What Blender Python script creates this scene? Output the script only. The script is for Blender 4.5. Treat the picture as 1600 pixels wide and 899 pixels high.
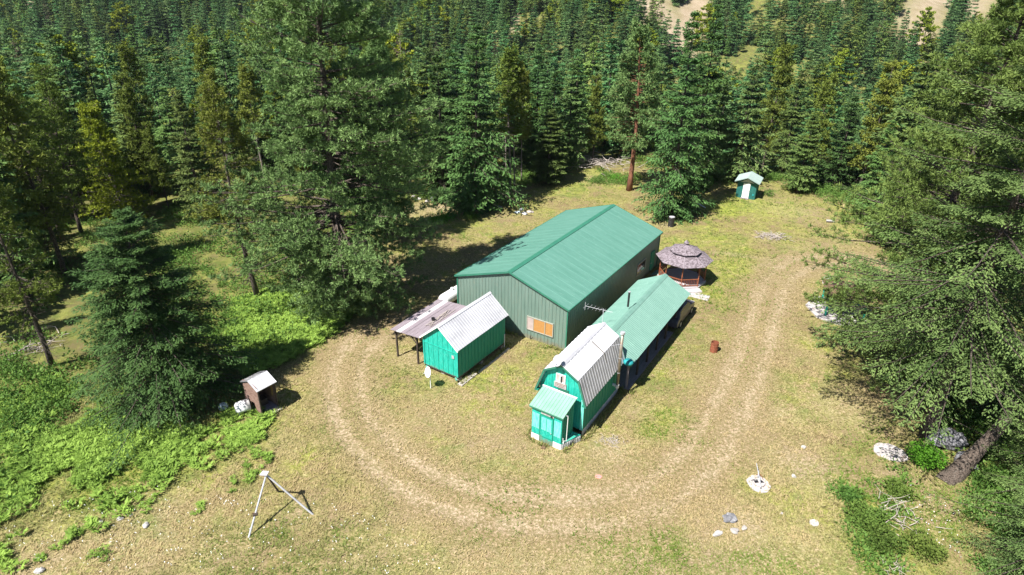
import bpy, math, random
import numpy as np
from mathutils import Matrix, Vector

# ------------------------------------------------------------------ camera, sky, sun, exposure
scene = bpy.context.scene
for o in list(bpy.data.objects):
    bpy.data.objects.remove(o)
COL = scene.collection
F_PX, PITCH, ROLL, CAMH = 988.0, 0.466, 0.015, 25.0
_cp, _sp, _cr, _sr = math.cos(PITCH), math.sin(PITCH), math.cos(ROLL), math.sin(ROLL)
FW = np.array([0, _cp, -_sp]); _up = np.array([0, _sp, _cp]); _rt = np.array([1.0, 0, 0])
RT = _cr * _rt + _sr * _up; UP = -_sr * _rt + _cr * _up
cd = bpy.data.cameras.new('camera'); cam = bpy.data.objects.new('camera', cd); COL.objects.link(cam)
cd.sensor_width = 36; cd.lens = F_PX / 1600 * 36; cd.clip_start = 0.5; cd.clip_end = 6000
cam.matrix_world = Matrix(((RT[0], UP[0], -FW[0], 0), (RT[1], UP[1], -FW[1], 0), (RT[2], UP[2], -FW[2], CAMH), (0, 0, 0, 1)))
scene.camera = cam
SUN_AZ, SUN_EL = math.radians(226), math.radians(55)       # azimuth clockwise from +Y, where the sun stands
world = bpy.data.worlds.new('World'); scene.world = world; world.use_nodes = True
wn = world.node_tree; bg = wn.nodes['Background']; sky = wn.nodes.new('ShaderNodeTexSky')
sky.sky_type = 'NISHITA'; sky.sun_disc = False; sky.sun_elevation = SUN_EL; sky.sun_rotation = SUN_AZ
sky.altitude = 800; sky.air_density = 1.0; sky.dust_density = 0.6
wn.links.new(sky.outputs[0], bg.inputs[0]); bg.inputs[1].default_value = 0.05
sd = bpy.data.lights.new('sun', 'SUN'); sun = bpy.data.objects.new('sun', sd); COL.objects.link(sun)
sd.energy = 5.0; sd.angle = math.radians(0.5); sd.color = (1.0, 0.955, 0.88)
_sdir = Vector((math.sin(SUN_AZ) * math.cos(SUN_EL), math.cos(SUN_AZ) * math.cos(SUN_EL), math.sin(SUN_EL)))
sun.rotation_euler = _sdir.to_track_quat('Z', 'Y').to_euler()
scene.view_settings.view_transform = 'Standard'; scene.view_settings.look = 'None'
scene.view_settings.exposure = 1.15; scene.view_settings.gamma = 1.0
scene.render.engine = 'CYCLES'
scene.cycles.max_bounces = 5; scene.cycles.diffuse_bounces = 3; scene.cycles.transmission_bounces = 3
scene.cycles.transparent_max_bounces = 4

# ------------------------------------------------------------------ helpers
rng = np.random.default_rng(7)
random.seed(7)

def unproj(px, py, z=0.0):
    d = FW + RT * (px - 800) / F_PX + UP * (449.5 - py) / F_PX
    t = (z - CAMH) / d[2]
    return np.array([0, 0, CAMH]) + d * t

def project(P):
    d = np.asarray(P, float) - np.array([0, 0, CAMH]); z = d @ FW
    z = np.where(np.abs(z) < 1e-3, 1e-3, z)
    return 800 + F_PX * (d @ RT) / z, 449.5 - F_PX * (d @ UP) / z, z

def vnoise(x, y, s, seed=0):
    """smooth value noise, 0..1"""
    x = np.asarray(x, float) / s; y = np.asarray(y, float) / s
    xi = np.floor(x).astype(int); yi = np.floor(y).astype(int); fx = x - xi; fy = y - yi
    fx = fx * fx * (3 - 2 * fx); fy = fy * fy * (3 - 2 * fy)
    def h(a, b):
        n = np.sin(a * 127.1 + b * 311.7 + seed * 74.7) * 43758.5453
        return n - np.floor(n)
    return (h(xi, yi) * (1 - fx) + h(xi + 1, yi) * fx) * (1 - fy) + (h(xi, yi + 1) * (1 - fx) + h(xi + 1, yi + 1) * fx) * fy

def sstep(a, b, x):
    t = np.clip((x - a) / (b - a), 0, 1); return t * t * (3 - 2 * t)

def crest(x):
    return np.interp(x, [-200, -60, -20, 10, 20, 33, 41, 50, 70, 120], [112, 106, 100, 99, 96, 84, 74, 66, 58, 50])

def hz(x, y):
    x = np.asarray(x, float); y = np.asarray(y, float)
    s = y - crest(x)
    z = -13 * sstep(0, 60, s) - 22 * sstep(45, 180, s)
    up = np.maximum(y - 250 + 0.12 * x, 0)
    up = np.minimum(up, 480)
    z = z + 0.34 * up * sstep(0, 70, up)
    far = sstep(0, 90, s)
    z = z + far * (9 * (vnoise(x, y, 70, 3) - .5) + 4 * (vnoise(x, y, 28, 4) - .5))
    # gullies running down the slope at the right
    z = z + 5 * np.cos((x + .25 * y) / 21.0) * sstep(260, 340, y)
    near = 1 - far
    z = z + near * (0.05 * (vnoise(x, y, 1.7, 5) - .5) + 0.03 * (vnoise(x, y, .7, 6) - .5))
    z = z + near * 1.1 * (vnoise(x, y, 14, 8) - .5) * (sstep(34, 48, np.abs(x - 5)))
    return z

def setp(o, label=None, cat=None, group=None, kind=None):
    if label: o['label'] = label
    if cat: o['category'] = cat
    if group: o['group'] = group
    if kind: o['kind'] = kind
    return o

def thing(name, label, cat, loc=(0, 0, 0), rz=0.0, group=None):
    o = bpy.data.objects.new(name, None); COL.objects.link(o)
    o.location = loc; o.rotation_euler = (0, 0, rz); o.empty_display_size = .3
    return setp(o, label, cat, group)

def copy_tree(o, parent=None):
    c = o.copy(); COL.objects.link(c); c.parent = parent
    for ch in o.children:
        copy_tree(ch, c)
    return c

class MB:
    """collects shapes, links them as one mesh object"""
    def __init__(s): s.v = []; s.f = []
    def add(s, vs, fs):
        b = len(s.v); s.v += [tuple(map(float, p)) for p in vs]; s.f += [tuple(b + i for i in f) for f in fs]; return s
    def box(s, x0, x1, y0, y1, z0, z1):
        return s.add([(x0, y0, z0), (x1, y0, z0), (x1, y1, z0), (x0, y1, z0), (x0, y0, z1), (x1, y0, z1), (x1, y1, z1), (x0, y1, z1)],
                     [(0, 3, 2, 1), (4, 5, 6, 7), (0, 1, 5, 4), (1, 2, 6, 5), (2, 3, 7, 6), (3, 0, 4, 7)])
    def beam(s, p0, p1, w, h, upv=(0, 0, 1)):
        p0 = Vector(p0); p1 = Vector(p1); d = (p1 - p0).normalized(); u = Vector(upv)
        if abs(d.dot(u)) > .95: u = Vector((1, 0, 0))
        r = d.cross(u).normalized(); u = r.cross(d)
        vs = []
        for p in (p0, p1):
            for a, b in ((-1, -1), (1, -1), (1, 1), (-1, 1)): vs.append(p + r * a * w / 2 + u * b * h / 2)
        return s.add(vs, [(0, 1, 2, 3), (7, 6, 5, 4), (0, 4, 5, 1), (1, 5, 6, 2), (2, 6, 7, 3), (3, 7, 4, 0)])
    def tube(s, pts, rad, n=8, cap=True):
        pts = [Vector(p) for p in pts]; vs = []; fs = []
        for i, p in enumerate(pts):
            d = (pts[min(i + 1, len(pts) - 1)] - pts[max(i - 1, 0)]).normalized()
            u = Vector((0, 0, 1)) if abs(d.z) < .9 else Vector((1, 0, 0))
            r = d.cross(u).normalized(); u = r.cross(d); rr = rad[i] if isinstance(rad, (list, tuple)) else rad
            for k in range(n):
                a = 2 * math.pi * k / n; vs.append(p + (r * math.cos(a) + u * math.sin(a)) * rr)
        for i in range(len(pts) - 1):
            for k in range(n):
                fs.append((i * n + k, i * n + (k + 1) % n, (i + 1) * n + (k + 1) % n, (i + 1) * n + k))
        if cap: fs.append(tuple(range(n))[::-1]); fs.append(tuple((len(pts) - 1) * n + k for k in range(n)))
        return s.add(vs, fs)
    def lathe(s, prof, n=16, c=(0, 0, 0), a0=0.0):
        vs = []; fs = []
        for r, z in prof:
            for k in range(n):
                a = a0 + 2 * math.pi * k / n; vs.append((c[0] + r * math.cos(a), c[1] + r * math.sin(a), c[2] + z))
        for i in range(len(prof) - 1):
            for k in range(n): fs.append((i * n + k, i * n + (k + 1) % n, (i + 1) * n + (k + 1) % n, (i + 1) * n + k))
        fs.append(tuple(range(n))[::-1]); fs.append(tuple((len(prof) - 1) * n + k for k in range(n)))
        return s.add(vs, fs)
    def extr(s, poly, off):
        """polygon (3d points) extruded by vector off"""
        n = len(poly); off = Vector(off); vs = [Vector(p) for p in poly] + [Vector(p) + off for p in poly]
        return s.add(vs, [tuple(range(n))[::-1], tuple(range(n, 2 * n))] + [(i, (i + 1) % n, n + (i + 1) % n, n + i) for i in range(n)])
    def sheet(s, O, U, L, V, v0, v1, pitch=.25, amp=.025, ribw=.3, wave=False, nrm=None):
        """corrugated sheet: runs L metres along U, spans v0(u)..v1(u) along V"""
        O = Vector(O); U = Vector(U).normalized(); V = Vector(V).normalized()
        N = Vector(nrm).normalized() if nrm else U.cross(V).normalized()
        f0 = v0 if callable(v0) else (lambda u: v0); f1 = v1 if callable(v1) else (lambda u: v1)
        us = []
        n = max(1, round(L / pitch)); p = L / n
        for i in range(n):
            if wave:
                for k in range(6): us.append((i * p + k * p / 6, amp * .5 * (1 + math.sin(2 * math.pi * k / 6))))
            else:
                a = p * ribw
                us += [(i * p, 0), (i * p + (p - a) * .98, 0), (i * p + p - a * .75, amp), (i * p + p - a * .25, amp)]
        us.append((L, 0)); vs = []
        for u, h in us:
            b = O + U * u + N * h; vs += [b + V * f0(u), b + V * f1(u)]
        return s.add(vs, [(2 * i, 2 * i + 2, 2 * i + 3, 2 * i + 1) for i in range(len(us) - 1)])
    def build(s, name, m, parent=None, smooth=False, bevel=0.0):
        me = bpy.data.meshes.new(name); me.from_pydata(s.v, [], s.f); me.validate()
        me.materials.append(m)
        if smooth: me.shade_smooth()
        o = bpy.data.objects.new(name, me); COL.objects.link(o); o.parent = parent
        if bevel > 0:
            b = o.modifiers.new('bevel', 'BEVEL'); b.width = bevel; b.segments = 2; b.limit_method = 'ANGLE'
        return o

def np_mesh(name, V, F4, m, tint=None, F3=None):
    """fast mesh from numpy quads (and triangles)"""
    me = bpy.data.meshes.new(name); V = np.asarray(V, np.float32)
    nq = len(F4) if F4 is not None else 0; nt = len(F3) if F3 is not None else 0
    me.vertices.add(len(V)); me.vertices.foreach_set('co', V.ravel())
    loops = np.concatenate([np.asarray(F4, np.int32).ravel() if nq else np.zeros(0, np.int32), np.asarray(F3, np.int32).ravel() if nt else np.zeros(0, np.int32)])
    me.loops.add(len(loops)); me.loops.foreach_set('vertex_index', loops)
    me.polygons.add(nq + nt)
    st = np.concatenate([np.arange(nq) * 4, nq * 4 + np.arange(nt) * 3]).astype(np.int32)
    me.polygons.foreach_set('loop_start', st)
    me.update(calc_edges=True)
    if tint is not None:
        a = me.attributes.new('tint', 'FLOAT', 'POINT'); a.data.foreach_set('value', np.asarray(tint, np.float32))
    me.materials.append(m); me.validate()
    return me

def link_mesh(me, name, parent=None):
    o = bpy.data.objects.new(name, me); COL.objects.link(o); o.parent = parent; return o

def norm(a): return a / np.maximum(np.linalg.norm(a, axis=-1, keepdims=True), 1e-9)

class Leaves:
    def __init__(s): s.V = []; s.T = []
    def kites(s, C, D, W, L, w, tint, mid=.45):
        """C base (n,3), D dir, W width dir, L len (n), w width (n)"""
        L = np.broadcast_to(np.asarray(L, float), (len(C),))[:, None]; w = np.broadcast_to(np.asarray(w, float), (len(C),))[:, None]
        m = C + D * L * mid
        q = np.stack([C, m + W * w / 2, C + D * L, m - W * w / 2], 1)
        s.V.append(q.reshape(-1, 3)); s.T.append(np.repeat(np.broadcast_to(tint, (len(C),)), 4))
    def mesh(s, name, m):
        V = np.concatenate(s.V); T = np.concatenate(s.T); F = np.arange(len(V)).reshape(-1, 4)
        return np_mesh(name, V, F, m, T)

# ------------------------------------------------------------------ materials
def newmat(name):
    m = bpy.data.materials.new(name); m.use_nodes = True; nt = m.node_tree
    return m, nt, nt.nodes['Principled BSDF']

def N(nt, t, **kw):
    n = nt.nodes.new('ShaderNode' + t)
    for k, v in kw.items(): setattr(n, k, v)
    return n

def mix(nt, fac, a, b, blend='MIX'):
    n = nt.nodes.new('ShaderNodeMix'); n.data_type = 'RGBA'; n.blend_type = blend
    for sock, val in ((n.inputs[0], fac), (n.inputs[6], a), (n.inputs[7], b)):
        if hasattr(val, 'is_linked') or hasattr(val, 'links'): nt.links.new(val, sock)
        else: sock.default_value = (val if isinstance(val, (int, float)) else (*val, 1) if len(val) == 3 else val)
    return n.outputs[2]

def ramp(nt, src, lo, hi):
    n = N(nt, 'MapRange'); n.inputs[1].default_value = lo; n.inputs[2].default_value = hi
    nt.links.new(src, n.inputs[0]); return n.outputs[0]

def noise(nt, scale, detail=3, coord='Object', dist=0.0, vec=None, rough=.55):
    n = N(nt, 'TexNoise'); n.inputs['Scale'].default_value = scale; n.inputs['Detail'].default_value = detail
    n.inputs['Distortion'].default_value = dist; n.inputs['Roughness'].default_value = rough
    if vec is None:
        tc = N(nt, 'TexCoord'); vec = tc.outputs[coord]
    nt.links.new(vec, n.inputs['Vector']); return n.outputs['Fac']

def stretch(nt, sx, sy, sz, coord='Object'):
    tc = N(nt, 'TexCoord'); mp = N(nt, 'Mapping'); mp.inputs['Scale'].default_value = (sx, sy, sz)
    nt.links.new(tc.outputs[coord], mp.inputs['Vector']); return mp.outputs[0]

def surf(name, c1, c2, scale=3.0, rough=.6, metal=0.0, str_=(1, 1, 1), spots=None, spot_col=None, bump=0.0, spec=.5, lo=.3, hi=.7, mud=0.0):
    """two-tone weathered surface with optional spots"""
    m, nt, b = newmat(name); v = stretch(nt, *str_)
    f = ramp(nt, noise(nt, scale, 5, vec=v), lo, hi); c = mix(nt, f, c1, c2)
    if spots:
        f2 = ramp(nt, noise(nt, spots, 4, vec=v), .58, .68); c = mix(nt, f2, c, spot_col)
    if mud:      # soil splashed up from the ground, fading out at knee height
        tc = N(nt, 'TexCoord'); sx = N(nt, 'SeparateXYZ'); nt.links.new(tc.outputs['Object'], sx.inputs[0])
        zz = N(nt, 'Math', operation='MULTIPLY_ADD'); zz.inputs[1].default_value = .9; nt.links.new(noise(nt, 3.5, 4), zz.inputs[0]); ng_ = N(nt, 'Math', operation='MULTIPLY'); ng_.inputs[1].default_value = -1; nt.links.new(sx.outputs[2], ng_.inputs[0]); nt.links.new(ng_.outputs[0], zz.inputs[2])
        fm = N(nt, 'MapRange'); fm.inputs[1].default_value = -.05; fm.inputs[2].default_value = mud; fm.inputs[4].default_value = .7; nt.links.new(zz.outputs[0], fm.inputs[0]); c = mix(nt, fm.outputs[0], c, (.20, .165, .11))
    nt.links.new(c, b.inputs['Base Color']); b.inputs['Roughness'].default_value = rough; b.inputs['Metallic'].default_value = metal
    b.inputs['Specular IOR Level'].default_value = spec
    if bump:
        bp = N(nt, 'Bump'); bp.inputs['Strength'].default_value = bump; bp.inputs['Distance'].default_value = .02
        nt.links.new(noise(nt, scale * 6, 4, vec=v), bp.inputs['Height']); nt.links.new(bp.outputs[0], b.inputs['Normal'])
    return m

def leafmat(name, dark, light, rnd=.12, trans=.13, hue=None):
    m, nt, b = newmat(name)
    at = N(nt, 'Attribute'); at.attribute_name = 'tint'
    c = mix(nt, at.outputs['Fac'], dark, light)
    oi = N(nt, 'ObjectInfo'); hs = N(nt, 'HueSaturation')
    r = N(nt, 'MapRange'); r.inputs[3].default_value = .5 - rnd * .22; r.inputs[4].default_value = .5 + rnd * .22
    nt.links.new(oi.outputs['Random'], r.inputs[0]); nt.links.new(r.outputs[0], hs.inputs['Hue'])
    r2 = N(nt, 'MapRange'); r2.inputs[3].default_value = 1 + rnd * 2.2; r2.inputs[4].default_value = 1 - rnd * 2.2
    mu = N(nt, 'Math', operation='FRACT'); m3 = N(nt, 'Math', operation='MULTIPLY'); m3.inputs[1].default_value = 17.3
    nt.links.new(oi.outputs['Random'], m3.inputs[0]); nt.links.new(m3.outputs[0], mu.inputs[0])
    nt.links.new(mu.outputs[0], r2.inputs[0]); nt.links.new(r2.outputs[0], hs.inputs['Value'])
    nt.links.new(c, hs.inputs['Color'])
    b.inputs['Roughness'].default_value = .6; b.inputs['Specular IOR Level'].default_value = .1
    nt.links.new(hs.outputs[0], b.inputs['Base Color'])
    tr = N(nt, 'BsdfTranslucent'); nt.links.new(hs.outputs[0], tr.inputs[0])
    ms = N(nt, 'MixShader'); ms.inputs[0].default_value = trans
    nt.links.new(b.outputs[0], ms.inputs[1]); nt.links.new(tr.outputs[0], ms.inputs[2])
    nt.links.new(ms.outputs[0], nt.nodes['Material Output'].inputs[0])
    return m

M = {}
M['barn_roof'] = surf('barn_roof_metal', (.078, .205, .160), (.108, .25, .202), 1.1, .45, .0, (.35, 2.2, 1), 6, (.13, .27, .22), lo=.25, hi=.75)
M['barn_wall'] = surf('barn_wall_metal', (.115, .185, .155), (.165, .235, .20), 1.4, .45, .0, (2.5, 1, .35), 5, (.17, .21, .17), lo=.25, hi=.75, mud=.35)
M['barn_trim'] = surf('barn_trim_metal', (.03, .15, .10), (.04, .18, .12), 2, .45)
M['house_roof'] = surf('house_roof_metal', (.125, .255, .208), (.165, .305, .258), 1.1, .45, .0, (.35, 2.2, 1), 6, (.20, .36, .30), lo=.25, hi=.75)
M['porch_roof'] = surf('porch_roof_metal', (.165, .33, .25), (.21, .39, .30), 1.5, .5)
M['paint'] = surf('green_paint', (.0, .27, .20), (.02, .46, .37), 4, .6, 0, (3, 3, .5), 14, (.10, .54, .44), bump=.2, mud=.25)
M['paint_dark_shade'] = surf('dark_green_shade_paint', (.0, .20, .13), (.01, .28, .19), 5, .65, 0, (3, 3, .5), 18, (.0, .20, .12), bump=.2, mud=.25)  # green paint with side-wall shade in its colour; doors and house use it too
M['paint_pale'] = surf('faded_green_paint', (.06, .50, .41), (.24, .62, .55), 4, .6, 0, (3, 3, .7))
M['galv'] = surf('galvanised_steel', (.40, .40, .43), (.55, .55, .59), 1.2, .5, .15, (1, .4, 1), 5, (.52, .53, .56))
M['galv_new'] = surf('bright_white_steel', (.56, .56, .60), (.64, .64, .68), 1.0, .55, .1, (1, .5, 1))
M['white'] = surf('white_paint', (.74, .74, .74), (.84, .84, .84), 3, .5)
M['white_dirty'] = surf('weathered_white', (.30, .28, .27), (.50, .49, .48), 6, .7, bump=.3)
M['grey_wood'] = surf('weathered_boards', (.17, .14, .16), (.29, .25, .285), 2.5, .85, 0, (8, .6, 4), 6, (.17, .13, .14), bump=.5)
M['pale_board'] = surf('pale_boards', (.40, .37, .39), (.50, .48, .50), 3, .8, 0, (6, .5, 3), bump=.3)
M['shingle'] = surf('weathered_shingles', (.10, .08, .09), (.25, .21, .24), 5.5, .85, 0, (1, 1, 2), 9, (.06, .045, .055), bump=.8, lo=.4, hi=.6)
M['red_wood'] = surf('stained_cedar', (.16, .045, .02), (.30, .10, .045), 4, .6, 0, (4, 4, .6))
M['log_wood'] = surf('brown_weathered_siding', (.13, .07, .05), (.30, .20, .17), 3, .85, 0, (1, 1, 9), 7, (.09, .04, .03), bump=.4)
M['dark_wood'] = surf('dark_timber', (.035, .025, .02), (.07, .05, .04), 4, .85)
M['plywood'] = surf('plywood', (.36, .17, .05), (.46, .245, .08), 5, .7, 0, (1, 1, 3), 9, (.42, .17, .03))
M['glass'] = surf('window_glass', (.03, .035, .04), (.05, .06, .065), 1, .08)
M['glass_grey'] = surf('pale_pane', (.36, .28, .26), (.5, .42, .4), 2, .3)
M['frame'] = surf('light_frame', (.28, .28, .24), (.36, .36, .31), 4, .6)
M['concrete'] = surf('concrete', (.34, .31, .29), (.46, .43, .41), 3, .9, 0, (1, 1, 1), 5, (.33, .29, .26), bump=.5)
M['concrete_pale'] = surf('pale_concrete', (.36, .33, .32), (.46, .43, .43), 2.5, .85, 0, (1, 1, 1), 2.2, (.25, .20, .17), bump=.4)
M['steel'] = surf('grey_steel', (.38, .39, .42), (.55, .56, .60), 6, .45, .3)
M['pipe'] = surf('stove_pipe', (.20, .17, .13), (.32, .28, .22), 5, .45, .5, (1, 1, .6), 4, (.25, .15, .08))
M['black'] = surf('black_metal', (.012, .012, .014), (.03, .03, .032), 6, .5)
M['rust'] = surf('rusty_steel', (.13, .035, .015), (.28, .09, .045), 7, .8)
M['tarp'] = surf('teal_tarp', (.01, .20, .22), (.02, .30, .32), 4, .6)
M['teal_post'] = surf('teal_post_paint', (.0, .28, .19), (.01, .36, .26), 6, .55)
M['pink'] = surf('pink_lid', (.62, .20, .18), (.72, .28, .25), 5, .7)
M['rock'] = surf('pale_rock', (.25, .23, .22), (.45, .42, .40), 5, .9, bump=.8)
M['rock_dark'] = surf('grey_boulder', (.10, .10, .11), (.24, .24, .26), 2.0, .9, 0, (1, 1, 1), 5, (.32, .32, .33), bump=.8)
M['dead'] = surf('dead_wood', (.26, .22, .20), (.46, .41, .38), 5, .9)
M['bark'] = surf('grey_bark', (.035, .026, .02), (.12, .092, .075), 5, .95, 0, (3, 3, 1.2), 3, (.16, .14, .12), bump=1.0, lo=.4, hi=.6)
M['bark_red'] = surf('red_pine_bark', (.13, .055, .03), (.28, .12, .07), 4, .95, 0, (2, 2, .6), 3, (.06, .03, .02), bump=.8)
M['bark_grey'] = surf('lodgepole_bark', (.12, .10, .09), (.26, .22, .19), 6, .95, 0, (3, 3, .5), bump=.6)
M['blue_bag'] = surf('pale_blue_plastic', (.38, .50, .60), (.60, .68, .74), 7, .5)
M['car'] = surf('car_paint', (.09, .09, .12), (.10, .10, .135), 3, .3, .3)
M['car_grey'] = surf('car_bumper', (.42, .41, .44), (.5, .49, .52), 3, .4, .1)
M['tyre'] = surf('tyre_rubber', (.015, .015, .016), (.025, .025, .026), 8, .85)
M['ochre'] = surf('ochre_wood', (.30, .19, .06), (.40, .27, .10), 5, .8)
M['brown_roof'] = surf('brown_boards', (.10, .06, .035), (.16, .10, .06), 4, .8, 0, (6, 1, 1))
M['skirt'] = surf('skirting_steel', (.50, .51, .55), (.66, .67, .70), 3, .55, .15, (1, 1, .6), 7, (.40, .40, .42))

L = {}
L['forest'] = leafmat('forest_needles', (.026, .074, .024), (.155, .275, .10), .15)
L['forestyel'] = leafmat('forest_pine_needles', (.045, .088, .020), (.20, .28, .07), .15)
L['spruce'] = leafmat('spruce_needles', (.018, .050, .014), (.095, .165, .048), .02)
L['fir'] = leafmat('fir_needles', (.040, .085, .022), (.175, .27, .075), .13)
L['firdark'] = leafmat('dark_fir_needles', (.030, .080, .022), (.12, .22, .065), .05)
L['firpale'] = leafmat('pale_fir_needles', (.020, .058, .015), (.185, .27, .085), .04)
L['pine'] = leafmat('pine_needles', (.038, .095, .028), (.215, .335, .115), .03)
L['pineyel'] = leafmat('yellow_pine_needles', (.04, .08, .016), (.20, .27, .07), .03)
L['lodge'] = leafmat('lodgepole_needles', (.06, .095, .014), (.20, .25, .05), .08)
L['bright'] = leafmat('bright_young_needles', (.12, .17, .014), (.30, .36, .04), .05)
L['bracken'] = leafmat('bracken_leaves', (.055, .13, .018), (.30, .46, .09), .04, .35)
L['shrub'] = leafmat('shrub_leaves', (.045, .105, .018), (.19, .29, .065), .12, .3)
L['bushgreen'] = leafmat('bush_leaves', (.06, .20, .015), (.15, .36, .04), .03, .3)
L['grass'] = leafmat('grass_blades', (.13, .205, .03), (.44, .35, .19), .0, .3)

# ------------------------------------------------------------------ ground regions (metres, from the plan of the yard)
def poly(pts): return np.array([unproj(*p)[:2] for p in pts])

def inpoly(P, x, y):
    x = np.asarray(x); y = np.asarray(y); ins = np.zeros(x.shape, bool); n = len(P)
    for i in range(n):
        x0, y0 = P[i]; x1, y1 = P[(i + 1) % n]
        c = ((y0 > y) != (y1 > y)) & (x < (x1 - x0) * (y - y0) / (y1 - y0 + 1e-12) + x0); ins ^= c
    return ins

def seglen(P, x, y):
    """distance to a polyline"""
    d = np.full(np.shape(x), 1e9)
    for (x0, y0), (x1, y1) in zip(P[:-1], P[1:]):
        vx, vy = x1 - x0, y1 - y0; t = np.clip(((x - x0) * vx + (y - y0) * vy) / (vx * vx + vy * vy + 1e-9), 0, 1)
        d = np.minimum(d, np.hypot(x - x0 - t * vx, y - y0 - t * vy))
    return d

def polyd(P, x, y):
    """signed distance, positive inside"""
    d = seglen(np.vstack([P, P[:1]]), x, y); return np.where(inpoly(P, x, y), d, -d)

def spline(P, n=12):
    P = np.asarray(P); Q = np.vstack([2 * P[0] - P[1], P, 2 * P[-1] - P[-2]]); out = []
    for i in range(1, len(Q) - 2):
        for t in np.linspace(0, 1, n, endpoint=False):
            a, b, c, d = Q[i - 1], Q[i], Q[i + 1], Q[i + 2]
            out.append(.5 * ((2 * b) + (c - a) * t + (2 * a - 5 * b + 4 * c - d) * t * t + (3 * b - a - 3 * c + d) * t ** 3))
    out.append(P[-1]); return np.array(out)

CLEAR = poly([(-80, 960), (-60, 840), (120, 745), (300, 672), (405, 600), (455, 535), (545, 500), (600, 440), (600, 350), (660, 312), (770, 300),
              (860, 268), (915, 258), (1010, 262), (1110, 274), (1200, 276), (1290, 295), (1345, 325), (1480, 380), (1600, 440),
              (1600, 560), (1480, 700), (1500, 760), (1600, 880), (1640, 980)])
TRACKS = [spline(poly([(690, 492), (610, 512), (560, 545), (540, 595), (556, 660), (620, 730), (720, 780), (860, 800), (990, 788), (1075, 735), (1128, 660), (1165, 580), (1192, 500), (1215, 440), (1255, 412), (1320, 408), (1420, 425)])),
          ]
RUTS = []
for T in TRACKS:
    d = np.gradient(T, axis=0); nrm_ = np.stack([-d[:, 1], d[:, 0]], 1); nrm_ /= np.linalg.norm(nrm_, axis=1)[:, None] + 1e-9
    RUTS += [T + nrm_ * .95, T - nrm_ * .95]
RUTS2 = [spline(poly([(1120, 395), (1180, 402), (1240, 412)])), spline(poly([(1180, 420), (1240, 402), (1320, 400), (1400, 408)])), spline(poly([(1210, 440), (1260, 418), (1330, 415), (1420, 425)])), spline(poly([(600, 545), (590, 600), (610, 660), (680, 730), (800, 765), (930, 770)])), spline(poly([(820, 830), (960, 815), (1060, 780), (1110, 720)])),
         spline(poly([(1205, 500), (1190, 560), (1150, 640), (1100, 720)]))]
# (px, py, radius m, strength): worn earth and lush patches of the yard
BARE = [(1250, 730, 2.2, .8), (955, 705, 1.3, .9), (935, 690, .8, .6), (1225, 650, 1.6, .6), (1165, 820, 1.6, .8), (1290, 760, 1.2, .6), (880, 850, 4.5, .6), (1000, 870, 4, .5), (740, 880, 4, .5), (640, 790, 2.5, .45), (760, 700, 2.6, .4), (680, 650, 2, .4), (960, 760, 2, .5), (1180, 700, 2, .4), (1100, 600, 1.5, .3), (230, 850, 3, .5), (560, 870, 3, .4), (1100, 860, 3, .5), (1260, 850, 2, .5),
        (640, 560, 1.4, .6), (570, 530, 2.2, .7), (610, 515, 2, .6), (1185, 850, 2.4, .6), (1030, 560, .8, .5), (1000, 640, .9, .6), (860, 730, 2, .3), (190, 830, 2.2, .6), (250, 810, 1.6, .6), (60, 880, 2, .5), (300, 880, 3, .4), (340, 800, 1.5, .25),
        (690, 322, 3.4, .9), (640, 325, 3, .8), (740, 330, 2.2, .7), (1040, 350, 1.4, .8), (1020, 345, 1.6, .6), (930, 280, 3, .3), (1240, 330, 4, .5), (1200, 372, 1.6, .6), (1290, 400, 4, .5), (1310, 375, 3, .3), (900, 620, 1.5, .2), (590, 740, 1.5, .3), (1400, 750, 1.4, .5), (1450, 790, 1.5, .5),
        (1310, 640, 2.2, .6), (1250, 560, 1.2, .25), (475, 800, 1.2, .5), (440, 690, 1.0, .3), (640, 850, 2, .3), (780, 330, 3, .3), (1000, 790, 1.6, .6), (930, 805, 1.4, .6), (360, 350, 5, .8), (420, 420, 4, .7), (420, 385, 5, .6)]
LUSH = [(620, 600, 1.6, .8), (660, 600, 1.2, .8), (540, 700, 3, .35), (530, 820, 3.5, .35), (1110, 340, 9, 1), (1150, 330, 9, 1), (1220, 330, 9, .9), (1300, 340, 6, .8), (1140, 400, 5, .8), (1050, 380, 4, .7), (900, 290, 7, .7), (800, 320, 5, .5), (700, 360, 4, .5), (1180, 370, 6, .6), (880, 310, 4, .5), (1030, 650, 1.6, .7), (1060, 660, 1.8, .6), (830, 550, 1.6, .7), (800, 580, 1.0, .7), (740, 590, 1, .5),
        (1340, 780, 3, .8), (1300, 800, 2, .6), (1240, 790, 1.6, .6), (940, 270, 5, .7), (720, 345, 3.5, .7), (760, 290, 6, .9), (680, 300, 6, .8), (400, 700, 2.5, .5), (430, 740, 2, .5), (480, 640, 2, .3), (1100, 420, 2.5, .5), (1130, 480, 1.8, .5), (1120, 500, 1.4, .3), (200, 760, 3, .6),
        (470, 500, 4.5, 1), (520, 480, 3, 1), (420, 540, 4, 1), (250, 370, 6, .6), (180, 350, 8, .6), (1050, 850, 1.6, .4), (1190, 300, 5, .6), (1280, 320, 6, .5), (1480, 820, 2, .6), (1100, 460, 2, .7), (540, 740, 2, .4), (1240, 480, 2, .4), (1000, 300, 5, .4), (140, 700, 5, 1), (260, 690, 4, .8), (40, 760, 4, 1), (1330, 700, 2.2, .5)]

def splat(x, y, L_):
    r = np.zeros(np.shape(x))
    for px, py, s, k in L_:
        c = unproj(px, py); r = np.maximum(r, k * np.exp(-((x - c[0]) ** 2 + (y - c[1]) ** 2) / (s * s)))
    return r

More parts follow.
